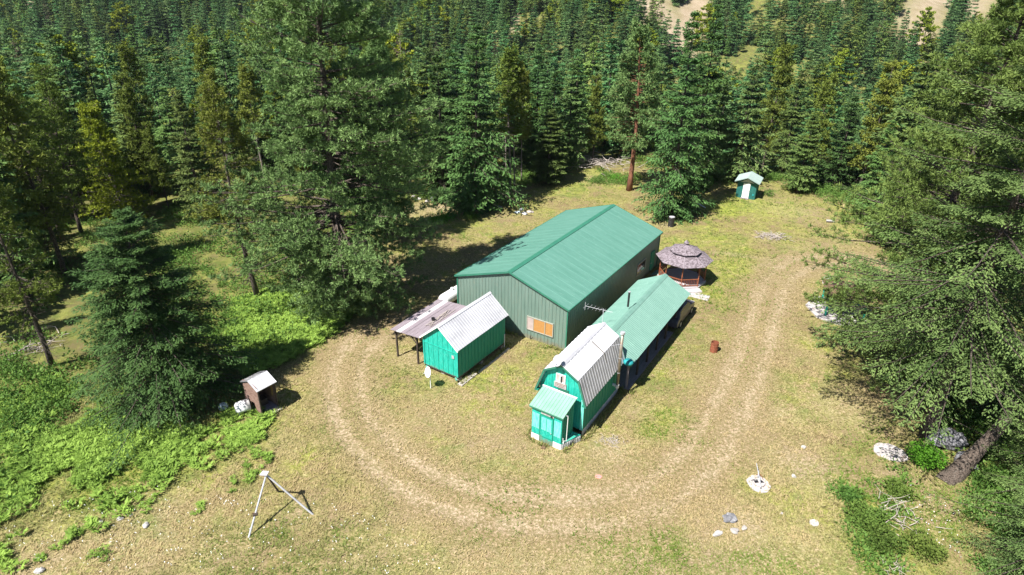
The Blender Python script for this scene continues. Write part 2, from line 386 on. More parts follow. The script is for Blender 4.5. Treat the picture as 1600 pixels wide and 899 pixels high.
def gmasks(x, y):
    bare = splat(x, y, BARE); lush = splat(x, y, LUSH)
    wob = .35 * (vnoise(x, y, 1.1, 11) - .5) + .5 * (vnoise(x, y, 3.1, 12) - .5)
    tr = np.zeros(np.shape(x)); band = np.zeros(np.shape(x))
    for T in TRACKS: band = np.maximum(band, 1 - sstep(1.5, 3.4, seglen(T, x, y) + 1.3 * wob))
    for R in RUTS: tr = np.maximum(tr, (1 - sstep(.05, .85, seglen(R, x, y) + wob * .8)) * (.45 + .75 * vnoise(x, y, 3.5, 15)))
    for R in RUTS2: tr = np.maximum(tr, .45 * (1 - sstep(.05, .8, seglen(R, x, y) + wob * .8)) * (.4 + .9 * vnoise(x, y, 3, 16)))
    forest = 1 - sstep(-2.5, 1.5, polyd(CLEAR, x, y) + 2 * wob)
    return bare, lush, tr, band, forest

# far gullies of bare earth on the hillside (centre lines in plan)
def march(px, py):
    d = FW + RT * (px - 800) / F_PX + UP * (449.5 - py) / F_PX; c = np.array([0, 0, CAMH])
    t = np.arange(120, 900, 1.5); P = c + d * t[:, None]; below = P[:, 2] < hz(P[:, 0], P[:, 1])
    i = np.argmax(below) if below.any() else -1; return P[i][:2]
GULLY = [([(1020, -30), (1016, 40)], 7), ([(1100, -30), (1085, 20), (1058, 75)], 8), ([(1185, 0), (1178, 48)], 2.5), ([(1320, -30), (1312, 15)], 3), ([(1462, -40), (1440, 30), (1428, 60)], 10), ([(1545, -40), (1520, 30)], 9), ([(1218, -10), (1215, 10)], 3), ([(1365, -10), (1362, 12)], 4), ([(302, 10), (303, 30)], 3), ([(800, 25), (805, 45)], 2.5), ([(20, -10), (60, 35)], 3)]
GULLY = [(spline(np.array([march(*p) for p in g]), 6), w) for g, w in GULLY]
GULLY = [(g, w * 1.0) for g, w in GULLY]

def gully_d(x, y):
    d = np.full(np.shape(x), 1e9)
    for g, w in GULLY: d = np.minimum(d, seglen(g, x, y) / w)
    return d

# ------------------------------------------------------------------ ground sheet
def axis(lo, hi, step, far_lo, far_hi):
    a = list(np.arange(lo, hi + 1e-6, step)); s = step
    while a[-1] < far_hi: s *= 1.12; a.append(a[-1] + s)
    s = step; b = []
    v = lo
    while v > far_lo: s *= 1.12; v -= s; b.append(v)
    return np.array(b[::-1] + a)
gx = axis(-44, 46, .25, -1600, 1600); gy = axis(15, 94, .25, -700, 2600)
GX, GY = np.meshgrid(gx, gy); GZ = hz(GX, GY)
_b, _l, _t, _bd, _fo = gmasks(GX, GY)
GZ = GZ - .05 * _t * (1 - _fo)
nx, ny = len(gx), len(gy)
idx = np.arange(nx * ny).reshape(ny, nx)
quads = np.stack([idx[:-1, :-1], idx[:-1, 1:], idx[1:, 1:], idx[1:, :-1]], -1).reshape(-1, 4)

mg, nt, bs = newmat('ground_cover')
def att(n): a = N(nt, 'Attribute'); a.attribute_name = n; return a.outputs['Fac']
def math_(op, a, b=None):
    n = N(nt, 'Math', operation=op)
    for i, v in enumerate((a, b)):
        if v is None: continue
        if isinstance(v, (int, float)): n.inputs[i].default_value = v
        else: nt.links.new(v, n.inputs[i])
    n.use_clamp = op in ('ADD', 'SUBTRACT'); return n.outputs[0]
n7 = noise(nt, 2.1, 4, rough=.7, dist=.4); n1 = noise(nt, .16, 4); n2 = noise(nt, .75, 5, rough=.65); n3 = noise(nt, 4.5, 4, rough=.7); n4 = noise(nt, 22, 2); n5 = noise(nt, .35, 5, dist=1.0, rough=.7)
dry = mix(nt, ramp(nt, n3, .35, .65), (.20, .14, .075), (.44, .34, .20))
yel = mix(nt, ramp(nt, n3, .35, .65), (.175, .19, .03), (.35, .36, .085))
grn = mix(nt, ramp(nt, n3, .3, .7), (.07, .125, .022), (.19, .265, .06))
soil = mix(nt, ramp(nt, n3, .3, .7), (.31, .225, .155), (.50, .39, .285))
c = mix(nt, ramp(nt, math_('ADD', math_('MULTIPLY', n2, .55), math_('MULTIPLY', n7, .45)), .45, .56), dry, yel)
c = mix(nt, math_('MULTIPLY', ramp(nt, n7, .55, .64), .6), c, (.46, .37, .25))
lshc = mix(nt, ramp(nt, n7, .35, .62), (.17, .22, .03), (.39, .43, .08))
c = mix(nt, math_('MULTIPLY', att('lush'), ramp(nt, n2, .22, .5)), c, lshc)
c = mix(nt, ramp(nt, n5, .54, .64), c, grn)
n8 = noise(nt, 3.0, 5, rough=.75, dist=.5); c = mix(nt, math_('MULTIPLY', ramp(nt, n8, .52, .58), .7), c, (.115, .135, .028))
brown = mix(nt, ramp(nt, n4, .3, .7), (.17, .115, .065), (.33, .24, .15))
c = mix(nt, math_('MULTIPLY', ramp(nt, n1, .44, .56), ramp(nt, n2, .38, .56)), c, brown)
bb = math_('MULTIPLY', att('bare'), ramp(nt, math_('ADD', math_('MULTIPLY', n2, .6), math_('MULTIPLY', n3, .4)), .38, .54)); c = mix(nt, bb, c, soil)
c = mix(nt, math_('MULTIPLY', att('band'), math_('MULTIPLY', ramp(nt, n7, .22, .50), .95)), c, mix(nt, ramp(nt, n3, .35, .65), (.20, .135, .08), (.38, .28, .18)))
tt = math_('MULTIPLY', att('track'), ramp(nt, math_('ADD', math_('MULTIPLY', n2, .6), math_('MULTIPLY', n3, .4)), .36, .56)); c = mix(nt, tt, c, soil)
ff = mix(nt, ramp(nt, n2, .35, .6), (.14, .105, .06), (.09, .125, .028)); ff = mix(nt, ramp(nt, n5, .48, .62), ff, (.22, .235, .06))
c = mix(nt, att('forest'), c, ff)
hillc = mix(nt, ramp(nt, n1, .35, .65), (.34, .255, .20), (.46, .36, .30)); c = mix(nt, att('hill'), c, hillc)
n6 = noise(nt, 9, 3, rough=.8, dist=.6)
c = mix(nt, math_('MULTIPLY', ramp(nt, n6, .58, .47), .6), c, (.12, .12, .035))
c = mix(nt, math_('MULTIPLY', ramp(nt, n6, .62, .75), .6), c, (.50, .44, .27))
nt.links.new(c, bs.inputs['Base Color']); bs.inputs['Roughness'].default_value = .95; bs.inputs['Specular IOR Level'].default_value = .1
bp = N(nt, 'Bump'); bp.inputs['Strength'].default_value = .9; bp.inputs['Distance'].default_value = .12
nt.links.new(math_('ADD', math_('MULTIPLY', n3, .5), math_('MULTIPLY', n4, .35)), bp.inputs['Height']); nt.links.new(bp.outputs[0], bs.inputs['Normal'])

def ground_obj(name, sel):
    q = quads[sel]; u, inv = np.unique(q, return_inverse=True)
    V = np.stack([GX.ravel(), GY.ravel(), GZ.ravel()], 1)[u]
    me = np_mesh(name, V, inv.reshape(-1, 4), mg)
    gd = gully_d(V[:, 0], V[:, 1]); hill = (1 - sstep(.8, 1.6, gd)) * (V[:, 1] > 180)
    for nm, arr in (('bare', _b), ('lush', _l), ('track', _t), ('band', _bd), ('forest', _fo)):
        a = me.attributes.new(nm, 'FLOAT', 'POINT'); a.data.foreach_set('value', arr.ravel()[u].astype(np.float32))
    a = me.attributes.new('hill', 'FLOAT', 'POINT'); a.data.foreach_set('value', hill.astype(np.float32))
    me.shade_smooth(); o = link_mesh(me, name); setp(o, kind='structure'); return o
qc = (_bd * (1 - _fo)).ravel()[quads].mean(1)
ontrack = qc > .45
ground_obj('ground', ~ontrack); ground_obj('dirt_track', ontrack)

# ------------------------------------------------------------------ tree builders
Z3 = np.array([0, 0, 1.0])
def perp(D, r, amt=.35):
    """a horizontal-ish unit vector perpendicular to D, jittered"""
    up = norm(Z3 + r.normal(0, amt, D.shape)); return norm(np.cross(D, up))

def trunk_mb(mb, H, r0, r, bend=.15, top=.98, n=8, seg=9):
    pts = []; rad = []
    ph = r.uniform(0, 6.28)
    for i in range(seg + 1):
        t = i / seg * top
        pts.append((bend * math.sin(ph + 3 * t) * t, bend * math.cos(ph + 2.3 * t) * t, H * t - (.25 if i == 0 else 0)))
        rad.append(max(.015, r0 * ((1 - t) ** .85) * (1.35 if i == 0 else 1)))
    mb.tube(pts, rad, n)
    return lambda z: np.stack([bend * np.sin(ph + 3 * z / H) * z / H, bend * np.cos(ph + 2.3 * z / H) * z / H, z], -1)

def make_fir(seed, H=18, R=3.6, base=.06, nb=230, ntw=12, nsp=5, slen=.42, swid=.13, r0=.26, shape=.85, droop=.25, rise=.45, twl=.40, limbs=True, jag=.28, dead=0, gap=0.0, leaf='fir', bark='bark', lumpy=.3, tier=0.0, bias=None):
    """conical conifer: whorls of drooping branches carrying flat sprays of needles; returns (trunk mesh, crown mesh)"""
    r = np.random.default_rng(seed); mb = MB(); ax = trunk_mb(mb, H, r0, r)
    t = np.sort(r.random(nb) ** 1.25); t = base + (1 - base) * t
    if tier: t = np.clip((np.round(t * H / tier) * tier + r.normal(0, .10, nb) * tier) / H, base, .995)
    az = r.uniform(0, 2 * math.pi, nb)
    tt = (t - base) / (1 - base)
    prof = (1 - tt) ** shape * np.minimum(1, .62 + tt * 3.2)
    sect = 1 + lumpy * (vnoise(np.cos(az) * 1.6 + 9, tt * 5 + np.sin(az) * 1.6, .6, seed % 97) - .5) * 2
    Lb = np.maximum(.25, R * prof * (1 - jag + 2 * jag * r.random(nb)) * sect)
    if bias: Lb = np.minimum(Lb * (1 + bias[1] * np.cos(az - bias[0])), 1.12 * R)
    if gap: keep = r.random(nb) > gap; t, az, tt, Lb = t[keep], az[keep], tt[keep], Lb[keep]; nb = len(t)
    th = rise * (tt * 1.6 - .45) + r.normal(0, .08, nb)
    A = ax(t * H); out = np.stack([np.cos(az), np.sin(az), 0 * az], 1); side = np.stack([-np.sin(az), np.cos(az), 0 * az], 1)
    def P(s):
        zz = np.tan(th)[:, None] * s - droop * s * s + .10 * s ** 4
        return A[:, None] + out[:, None] * (s * Lb[:, None])[..., None] + Z3 * (zz * Lb[:, None])[..., None]
    s = (np.arange(ntw) + r.random((nb, ntw))) / ntw; s = .12 + .88 * s
    B = P(s); Dn = norm(P(np.minimum(s + .05, 1.05)) - P(s - .05))
    sg = np.where((np.arange(ntw) % 2) == 0, 1.0, -1.0)[None, :] * np.ones((nb, 1))
    tl = np.minimum(twl * Lb[:, None] * (1.12 - s) * (.6 + .8 * r.random((nb, ntw))) + .12, 1.5)
    sp = .35 + .6 * r.random((nb, ntw))
    TD = norm(Dn * (1.1 - sp[..., None] * .6) + side[:, None] * (sg * sp)[..., None] - Z3 * (.12 + .25 * r.random((nb, ntw)))[..., None])
    u = (np.arange(nsp) + .15 + .7 * r.random((nb, ntw, nsp))) / nsp
    C = B[:, :, None] + TD[:, :, None] * (u * tl[..., None])[..., None]
    D = norm(TD[:, :, None] + r.normal(0, 1, C.shape) * np.array([.40, .40, .22]))
    C = C + r.normal(0, .05, C.shape)
    n = C[..., 0].size; C = C.reshape(-1, 3); D = D.reshape(-1, 3); W = perp(D, r, .38)
    sc = np.minimum(1, .55 + Lb / R)[:, None, None] * np.ones((1, ntw, nsp)); sc = sc.ravel()
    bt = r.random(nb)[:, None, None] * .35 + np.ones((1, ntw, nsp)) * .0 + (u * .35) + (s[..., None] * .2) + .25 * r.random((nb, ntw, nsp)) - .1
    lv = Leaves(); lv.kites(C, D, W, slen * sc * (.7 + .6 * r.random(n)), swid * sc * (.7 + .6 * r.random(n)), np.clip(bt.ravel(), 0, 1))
    # leading shoot
    k = 26; zt = H * (1 - .06 * r.random(k)); C = ax(zt); D = norm(np.stack([r.normal(0, .5, k), r.normal(0, .5, k), .9 + 0 * zt], 1)); lv.kites(C, D, perp(D, r), .34, .10, .6)
    if limbs:
        ss = np.array([[0, .35, .7, 1.0]]) * np.ones((nb, 1)); Q = P(ss)
        for i in range(nb):
            rr = .010 + .008 * Lb[i]; mb.tube([Q[i, 0], Q[i, 1], Q[i, 2], Q[i, 3]], [rr, rr * .75, rr * .5, rr * .15], 3, False)
    add_dead(mb, ax, H, base, dead, r, R)
    return trunk_mesh(mb, bark), lv.mesh('crown', L[leaf])

def add_dead(mb, ax, H, base, dead, r, R, z0=.08, z1=None):
    z1 = z1 or base + .15
    for i in range(dead):
        z = H * (z0 + (z1 - z0) * r.random()); a = r.uniform(0, 6.28); l = R * (.25 + .6 * r.random()); p = ax(np.array([z]))[0]
        q = [p, p + np.array([math.cos(a) * l * .5, math.sin(a) * l * .5, -.05 * l]), p + np.array([math.cos(a + .15) * l, math.sin(a + .15) * l, -.38 * l])]
        mb.tube(q, [.028, .018, .006], 3, False)
        for k in range(4):
            b = q[1] + (q[2] - q[1]) * r.random(); aa = a + r.choice([-1, 1]) * (.6 + .5 * r.random()); m = l * .35 * (.5 + r.random())
            mb.tube([b, b + np.array([math.cos(aa) * m, math.sin(aa) * m, -.12 * m * r.random()])], [.012, .004], 3, False)

def trunk_mesh(mb, bark):
    me = bpy.data.meshes.new('trunk'); me.from_pydata(mb.v, [], mb.f); me.materials.append(M[bark]); me.shade_smooth(); return me

def make_pine(seed, H=28, R=7, base=.1, nb=170, nsub=7, ntuft=3, nblade=13, blen=.30, bwid=.055, r0=.42, top_round=.75, leaf='pine', bark='bark_red', rise=.35, dead=10, lumpy=.35, spread=.5, inner=.35, widest=.22):
    """long-needled pine: rising limbs that fork and end in round tufts of needles"""
    r = np.random.default_rng(seed); mb = MB(); ax = trunk_mb(mb, H, r0, r, .5, .97)
    tt = r.random(nb) ** 1.05; t = base + (1 - base) * tt; az = r.uniform(0, 2 * math.pi, nb)
    prof = np.where(tt < widest, .66 + .34 * tt / widest, ((1 - tt) / (1 - widest)) ** top_round)
    Lb = np.maximum(.6, R * prof * (.68 + .42 * r.random(nb)) * (1 + lumpy * (vnoise(np.cos(az) * 1.5 + 5, tt * 6 + np.sin(az) * 1.5, .7, seed % 89) - .5) * 2))
    th = rise * (tt * 1.5 - .35) + r.normal(0, .12, nb); A = ax(t * H)
    C = []; D = []; BT = []
    for i in range(nb):
        o = np.array([math.cos(az[i]), math.sin(az[i]), 0]); sd = np.array([-math.sin(az[i]), math.cos(az[i]), 0])
        def P(s): return A[i] + o * Lb[i] * s + Z3 * Lb[i] * (math.tan(th[i]) * s - .22 * s * s + .22 * s ** 3)
        rr = .015 + .008 * Lb[i]; mb.tube([P(0), P(.35), P(.7), P(1)], [rr, rr * .75, rr * .5, .012], 4, False)
        m = max(2, int(nsub * (.45 + .75 * Lb[i] / R))); tb = r.random()
        for j in range(m):
            s = inner + (1 - inner) * (j + r.random()) / m; b = P(s)
            sub = norm(o * .7 + sd * r.choice([-1, 1]) * (.25 + .8 * r.random()) + Z3 * (.12 + .45 * r.random())); ln = Lb[i] * spread * (1.15 - s) * (.4 + .7 * r.random()) + .3
            ln = min(ln, 2.0)
            mb.tube([b, b + sub * ln], [.016, .007], 3, False)
            for q in range(ntuft):
                f = (q + .6 * r.random() + .3) / ntuft
                c = b + sub * ln * f + r.normal(0, .16, 3) * (1 if q < ntuft - 1 else .4)
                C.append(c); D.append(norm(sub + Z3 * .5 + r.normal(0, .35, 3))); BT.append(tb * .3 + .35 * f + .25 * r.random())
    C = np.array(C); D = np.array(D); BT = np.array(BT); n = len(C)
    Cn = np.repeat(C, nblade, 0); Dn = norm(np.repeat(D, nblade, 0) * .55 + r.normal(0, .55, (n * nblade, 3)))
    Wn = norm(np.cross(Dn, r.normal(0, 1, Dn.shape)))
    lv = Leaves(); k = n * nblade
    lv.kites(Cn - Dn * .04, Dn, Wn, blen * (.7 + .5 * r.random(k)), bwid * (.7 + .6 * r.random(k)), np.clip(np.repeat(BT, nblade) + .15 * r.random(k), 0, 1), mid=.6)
    add_dead(mb, ax, H, base, dead, r, R * .7)
    return trunk_mesh(mb, bark), lv.mesh('crown', L[leaf])

TREES = []      # plan positions of trees already standing
def plant(kind, meshes, x, y, H0, H, label=None, group=None, rz=None, lean=(0, 0), wide=1.0, z=None, cat='tree'):
    o = thing(kind, label, cat, (x, y, float(hz(x, y)) if z is None else z), rng.uniform(0, 6.28) if rz is None else rz, group)
    o.rotation_euler = (lean[0], lean[1], o.rotation_euler[2]); s = H / H0; o.scale = (s * wide, s * wide, s)
    link_mesh(meshes[0], 'trunk', o); link_mesh(meshes[1], 'crown', o); TREES.append((x, y)); return o

def Hof(px, py, ytop):
    b = unproj(px, py); b[2] = hz(b[0], b[1]); zs = np.arange(1, 60, .1); _, Y, _ = project(b + np.outer(zs, Z3)); return float(zs[np.argmin(np.abs(Y - ytop))]), b

# ---- the big trees round the yard
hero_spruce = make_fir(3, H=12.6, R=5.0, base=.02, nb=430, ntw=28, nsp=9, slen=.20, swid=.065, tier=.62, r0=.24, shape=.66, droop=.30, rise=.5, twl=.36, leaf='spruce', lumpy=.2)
plant('spruce_tree', hero_spruce, *unproj(272, 628)[:2], 12.6, 12.7, 'broad dark green spruce with branches down to the ground left of the small brown hut')
hero_pine = make_pine(5, H=29, R=6.9, base=.04, nb=440, nsub=10, ntuft=4, nblade=18, widest=.2, blen=.34, bwid=.05, top_round=.6, bark='bark', spread=.38, inner=.30, lumpy=.75)
plant('pine_tree', hero_pine, *unproj(540, 478)[:2], 29, 30, 'huge bushy pine towering left of the big green barn, tallest of all trees')
second_pine = make_pine(6, H=22, R=4.2, base=.08, nb=240, nsub=9, ntuft=4, nblade=18, blen=.34, bwid=.046, bark='bark')
plant('pine_tree', second_pine, -12.6, 60, 22, 20, 'second bushy pine right behind the huge pine, overlapping its right side')
hero_fir = make_fir(11, H=24, R=6.6, bias=(1.9, .22), base=.28, nb=200, ntw=44, nsp=11, slen=.17, swid=.065, r0=.36, shape=.62, droop=.13, rise=.26, twl=.36, tier=1.5, leaf='firpale', jag=.35, dead=26, lumpy=.5)
plant('fir_tree', hero_fir, 25.3, 30.4, 24, 24, 'large fir with thick bare lower trunk and long tiered branches, right edge by the boulders', lean=(0, -.05), rz=.6)
hero_pine_r = make_pine(8, H=27, R=7.0, base=.06, nb=300, nsub=9, ntuft=4, nblade=17, leaf='pineyel', blen=.36, bwid=.048, dead=22, bark='bark')
plant('pine_tree', hero_pine_r, 27.6, 38.4, 27, 26, 'tall yellow-green pine rising behind the tiered fir and the octagonal pad', rz=2.0)
plant('pine_tree', hero_pine_r, 40.5, 52, 27, 24, 'yellow-green pine at the top right corner, farther off than its twin', rz=4.2)
edge_fir = make_fir(12, H=20, R=5.4, base=.05, nb=190, ntw=34, nsp=9, slen=.18, swid=.065, tier=1.1,  r0=.32, shape=.7, leaf='firpale', jag=.35, lumpy=.45)
plant('fir_tree', edge_fir, 33.5, 34.5, 20, 15, 'full pale-tipped fir cut off by the right edge, behind the leaning trunk', rz=1.0)
plant('fir_tree', edge_fir, 23.8, 19.8, 20, 10.5, 'small dark fir at the lower right corner, shading the brush there', rz=3.9)
plant('fir_tree', edge_fir, 26.0, 20.3, 20, 15, 'shady fir out by the lower right corner that throws the dark shadow', rz=3.0)
plant('fir_tree', edge_fir, 28.2, 24.6, 20, 11.5, 'low fir hemmed in at the right edge below the leaning trunk', rz=5.0)
lodge_bare = make_pine(21, H=16.5, R=3.2, base=.36, nb=100, nsub=6, ntuft=4, nblade=12, blen=.26, bwid=.045, r0=.2, leaf='lodge', bark='bark', dead=70, rise=.2, lumpy=.5, widest=.15)
plant('pine_tree', lodge_bare, *unproj(403, 465)[:2], 16.5, 17, 'scruffy dark pine with bare lower trunk and drooping dead twigs left of the huge pine', lean=(0, -.06), rz=0.5)
plant('pine_tree', lodge_bare, *unproj(82, 572)[:2], 16.5, 14, 'half-dead pine with leaning black trunk at the left edge beside the dark green spruce', lean=(0, -.12), rz=2.4)
lodge_b = make_pine(22, H=17, R=3.0, base=.28, nb=110, nsub=6, ntuft=4, nblade=12, blen=.28, bwid=.05, r0=.19, leaf='lodge', bark='bark', dead=50, lumpy=.4, widest=.15)
plant('pine_tree', lodge_b, *unproj(100, 382)[:2], 17, 17.5, 'tall dark pine with leaning slim trunk in the left forest, upper left of the spruce', lean=(0, -.05))
plant('pine_tree', lodge_b, *unproj(128, 366)[:2], 17, 16, 'pine with a forked-looking dark stem standing next to the leaning slim trunk', lean=(0, -.03), rz=4)
bright_t = make_pine(23, H=10.5, R=2.9, base=.04, nb=170, nsub=7, ntuft=4, nblade=11, blen=.28, bwid=.055, r0=.15, leaf='bright', bark='bark_grey', dead=5, top_round=.8, widest=.1, inner=.2)
plant('pine_tree', bright_t, *unproj(192, 335)[:2], 10.5, 12, 'bright yellow-green young pine standing out from the dark left forest')

# ---- mid-distance species
FIRS = [make_fir(31, H=18, R=3.7, tier=.95, nb=250, ntw=13, nsp=5, leaf='fir', slen=.45, swid=.15), make_fir(32, H=19, R=4.2, tier=1.0, nb=280, ntw=13, nsp=5, leaf='firdark', slen=.45, swid=.15, shape=.72, lumpy=.45),
        make_fir(33, H=16, R=3.4, tier=1.0, nb=220, ntw=13, nsp=5, leaf='firpale', slen=.45, swid=.15, base=.10, jag=.35), make_fir(34, H=17, R=2.9, tier=.9, nb=220, ntw=12, nsp=5, leaf='fir', slen=.45, swid=.14, shape=.7, base=.12),
        make_fir(35, H=15, R=3.4, tier=.9, nb=220, ntw=13, nsp=5, leaf='spruce', slen=.42, swid=.14, droop=.12)]
LODG = [make_pine(41, H=17, R=2.1, base=.42, nb=80, nsub=5, ntuft=4, nblade=9, blen=.36, bwid=.08, r0=.15, leaf='lodge', bark='bark_grey', dead=24, widest=.2, inner=.15),
        make_pine(42, H=16, R=2.3, base=.24, nb=110, nsub=5, ntuft=4, nblade=9, blen=.36, bwid=.08, r0=.16, leaf='lodge', bark='bark', dead=30, widest=.15, inner=.15)]
POND = [make_pine(43, H=19.5, R=3.9, base=.30, nb=120, nsub=7, ntuft=4, nblade=11, blen=.40, bwid=.08, r0=.33, leaf='pine', bark='bark_red', dead=14)]
def row(kind, meshes, H0, px, py, ytop, label, wide=1.0, lean=(0, 0), rz=None):
    H, b = Hof(px, py, ytop); return plant(kind, meshes, b[0], b[1], H0, H, label, lean=lean, wide=wide, rz=rz)
row('lodgepole_pine', LODG[0], 17, 597, 302, 62, 'thin lodgepole pine with long grey bare trunk just right of the huge pine', 1.15)
row('lodgepole_pine', LODG[0], 17, 622, 286, 84, 'slim olive lodgepole pine, second bare stem right of the huge pine')
row('lodgepole_pine', LODG[0], 17, 641, 298, 92, 'slim lodgepole pine with dark bare stem left of the blue-tinged fir', 1.2)
row('fir_tree', FIRS[4], 15, 692, 308, 84, 'blue-tinged fir at the back of the yard, left of the darker taller fir', 1.0, rz=1)
row('fir_tree', FIRS[1], 19, 745, 322, 42, 'tall dark green fir above the red soil patch at the back of the yard', 1.05, rz=2)
row('fir_tree', FIRS[2], 16, 708, 304, 225, 'small ragged fir crouching between the two bigger firs at the back of the yard')
row('lodgepole_pine', LODG[0], 17, 797, 300, 78, 'lodgepole pine with straight black trunk, left of a close pair behind the logs', 1.1)
row('lodgepole_pine', LODG[0], 17, 804, 297, 96, 'lodgepole pine with straight black trunk, right of a close pair behind the logs')
row('lodgepole_pine', LODG[0], 17, 791, 280, 120, 'lodgepole pine with grey trunk just behind the close pair', .9)
row('lodgepole_pine', LODG[0], 17, 815, 287, 110, 'thinnest lodgepole pine right of the close pair of trunks', .8)
row('fir_tree', FIRS[3], 17, 856, 287, 172, 'short full fir at the end of the shadow line on the rear meadow', 1.7, rz=.5)
row('fir_tree', FIRS[4], 15, 860, 272, 112, 'silvery fir rising straight behind the short full fir', 1.0)
row('fir_tree', FIRS[2], 16, 886, 262, 92, 'narrow olive fir behind and right of the silvery fir', .85)
row('lodgepole_pine', LODG[1], 16, 925, 256, 120, 'lodgepole pine directly behind the grey brush pile')
row('ponderosa_pine', POND[0], 19.5, 983, 298, 40, 'pine with clean red-brown trunk and high crown on the rear meadow', 1.0, rz=2.2)
row('fir_tree', FIRS[1], 19, 1046, 338, 22, 'dark fir behind the barn roof, right of the red-trunked pine', .78, rz=4.4)
row('fir_tree', FIRS[0], 18, 1080, 296, 10, 'very tall fir whose pointed top shows above the dark fir behind the barn', .8)
row('fir_tree', FIRS[2], 16, 1150, 282, 96, 'pale olive fir behind and left of the small green shed', 1.05, rz=3.3)
row('fir_tree', FIRS[0], 18, 1110, 280, 130, 'medium fir between the dark fir and the pale olive fir', .8)

def below(px, ybase, ytop, d, kind, meshes, H0, label, wide=1.0, rz=None):
    """a tree beyond the crest: stands at distance d along the pixel column"""
    q = unproj(px, 300); v = q[:2] / np.linalg.norm(q[:2]); x, y = v * d; z = float(hz(x, y))
    zs = np.arange(2, 60, .1); _, Y, _ = project(np.array([x, y, z]) + np.outer(zs, Z3)); H = float(zs[np.argmin(np.abs(Y - ytop))])
    return plant(kind, meshes, x, y, H0, H, label, wide=wide, rz=rz)
below(1215, 300, 110, 98, 'fir_tree', FIRS[0], 18, 'mid green fir rising behind the roof of the small green shed', .9)
below(1185, 300, 72, 108, 'lodgepole_pine', LODG[1], 16, 'yellowish lodgepole pine top above the pale olive fir')
below(1262, 300, 118, 95, 'lodgepole_pine', LODG[1], 16, 'rusty-tinged lodgepole pine beyond the crest right of the small green shed', 1.0)
below(1300, 300, 150, 92, 'fir_tree', FIRS[4], 15, 'soft blue-green fir beyond the crest above the white box on the meadow')
below(1340, 310, 100, 92, 'lodgepole_pine', LODG[1], 16, 'leaning-stemmed lodgepole pine beyond the right end of the crest', 1.1)
below(1392, 320, 72, 86, 'fir_tree', FIRS[2], 16, 'big olive fir with wide tiers beyond the crest, left of the yellow-green pine', 1.1, rz=2)
below(1438, 320, 78, 90, 'fir_tree', FIRS[3], 17, 'slender fir at the right shoulder of the big olive fir', 1.0)
below(1245, 300, 175, 86, 'fir_tree', FIRS[3], 17, 'lower fir poking up just past the crest right of the small green shed', 1.2)
below(1365, 320, 190, 80, 'fir_tree', FIRS[0], 18, 'dark low fir on the slope past the meadow corner', 1.1)
below(1410, 330, 200, 72, 'fir_tree', FIRS[3], 17, 'low fir standing before the big olive fir at the meadow corner', 1.2)

# ---- the rest of the forest: nearest 190 as trees of their own, the rest as one forest
LOW = [make_fir(51, H=18, R=3.0, tier=1.1, nb=140, ntw=7, nsp=3, slen=.75, swid=.26, limbs=False, leaf='forest', shape=.8), make_fir(52, H=18, R=2.6, tier=1.2, nb=130, ntw=7, nsp=3, slen=.75, swid=.26, limbs=False, leaf='forest', shape=.7, jag=.35, lumpy=.5),
       make_fir(53, H=18, R=3.3, tier=1.3, nb=130, ntw=7, nsp=3, slen=.75, swid=.26, limbs=False, leaf='forest', shape=.75, jag=.35), make_fir(54, H=18, R=2.5, nb=130, ntw=7, nsp=3, slen=.7, swid=.26, limbs=False, leaf='forestyel', shape=.6, base=.22, jag=.4, dead=12, bark='bark_grey', lumpy=.5)]
L['deadneedle'] = leafmat('dead_brown_needles', (.09, .065, .045), (.24, .19, .14), .05)
LOW += [make_pine(55, H=18, R=5.2, base=.12, nb=90, nsub=6, ntuft=3, nblade=8, blen=.6, bwid=.3, r0=.2, top_round=.5, leaf='bright', bark='bark_grey', dead=0, widest=.45, inner=.25),
        make_fir(56, H=18, R=1.9, nb=110, ntw=4, nsp=2, slen=.5, swid=.10, leaf='deadneedle', bark='bark_grey', shape=.5, base=.1, jag=.5)]
r = np.random.default_rng(99)
step = 4.4; cx, cy = np.meshgrid(np.arange(-620, 680, step), np.arange(20, 700, step))
cx = cx.ravel() + r.uniform(-1.9, 1.9, cx.size); cy = cy.ravel() + r.uniform(-1.9, 1.9, cy.size)
cz = hz(cx, cy); PX, PY, PD = project(np.stack([cx, cy, cz], 1)); _, PT, _ = project(np.stack([cx, cy, cz + 18], 1))
HH = np.where(cy < 135, 8.5 + 8 * r.random(cx.size) ** 1.15, 9 + 14 * r.random(cx.size) ** 1.2) + 3 * (vnoise(cx, cy, 20, 31) - .5)
ok = (PD > 5) & (PX > -260) & (PX < 1860) & (PT < 950) & (PT > -320)
pdist = polyd(CLEAR, cx, cy); edge = np.where(cy > 60, 4.0, 2.6)
ok &= pdist < -edge
# open glades and thinner wood on the left near the yard
LEFTOPEN = [(-26, 52, 6.5), (-31, 46, 4.5), (-24, 42, 5), (-36, 56, 3), (-36, 27, 8), (-27, 24, 9), (-22, 30, 7), (-20, 53, 6), (-30, 31, 5), (-38, 63, 4.5), (-30, 50, 5.5), (-44, 60, 3.5)]
for a, b, c_ in LEFTOPEN: ok &= np.hypot(cx - a, cy - b) > c_
ok &= (r.random(cx.size) < np.where(cx < -20, np.where(cy < 60, .75, .92), .9))
ok &= (gully_d(cx, cy) > 1.05)
ok &= ~((cy > 150) & (vnoise(cx, cy, 16, 91) > .80))
ok &= ~((cy < 56) & (cx > 20) & (cx < 44))
ok &= ~((PY > 300) & (PX > 345) & (PX < 700))
ok &= ~((PY > 420) & (PX > 150)) | (PX > 1500)
ok &= ~((cx > 14) & (cy < 33) & (cx < 30))
for (tx, ty) in TREES: ok &= np.hypot(cx - tx, cy - ty) > 3.3
sel = np.where(ok)[0]; sel = sel[np.argsort(np.hypot(cx[sel], cy[sel]))]
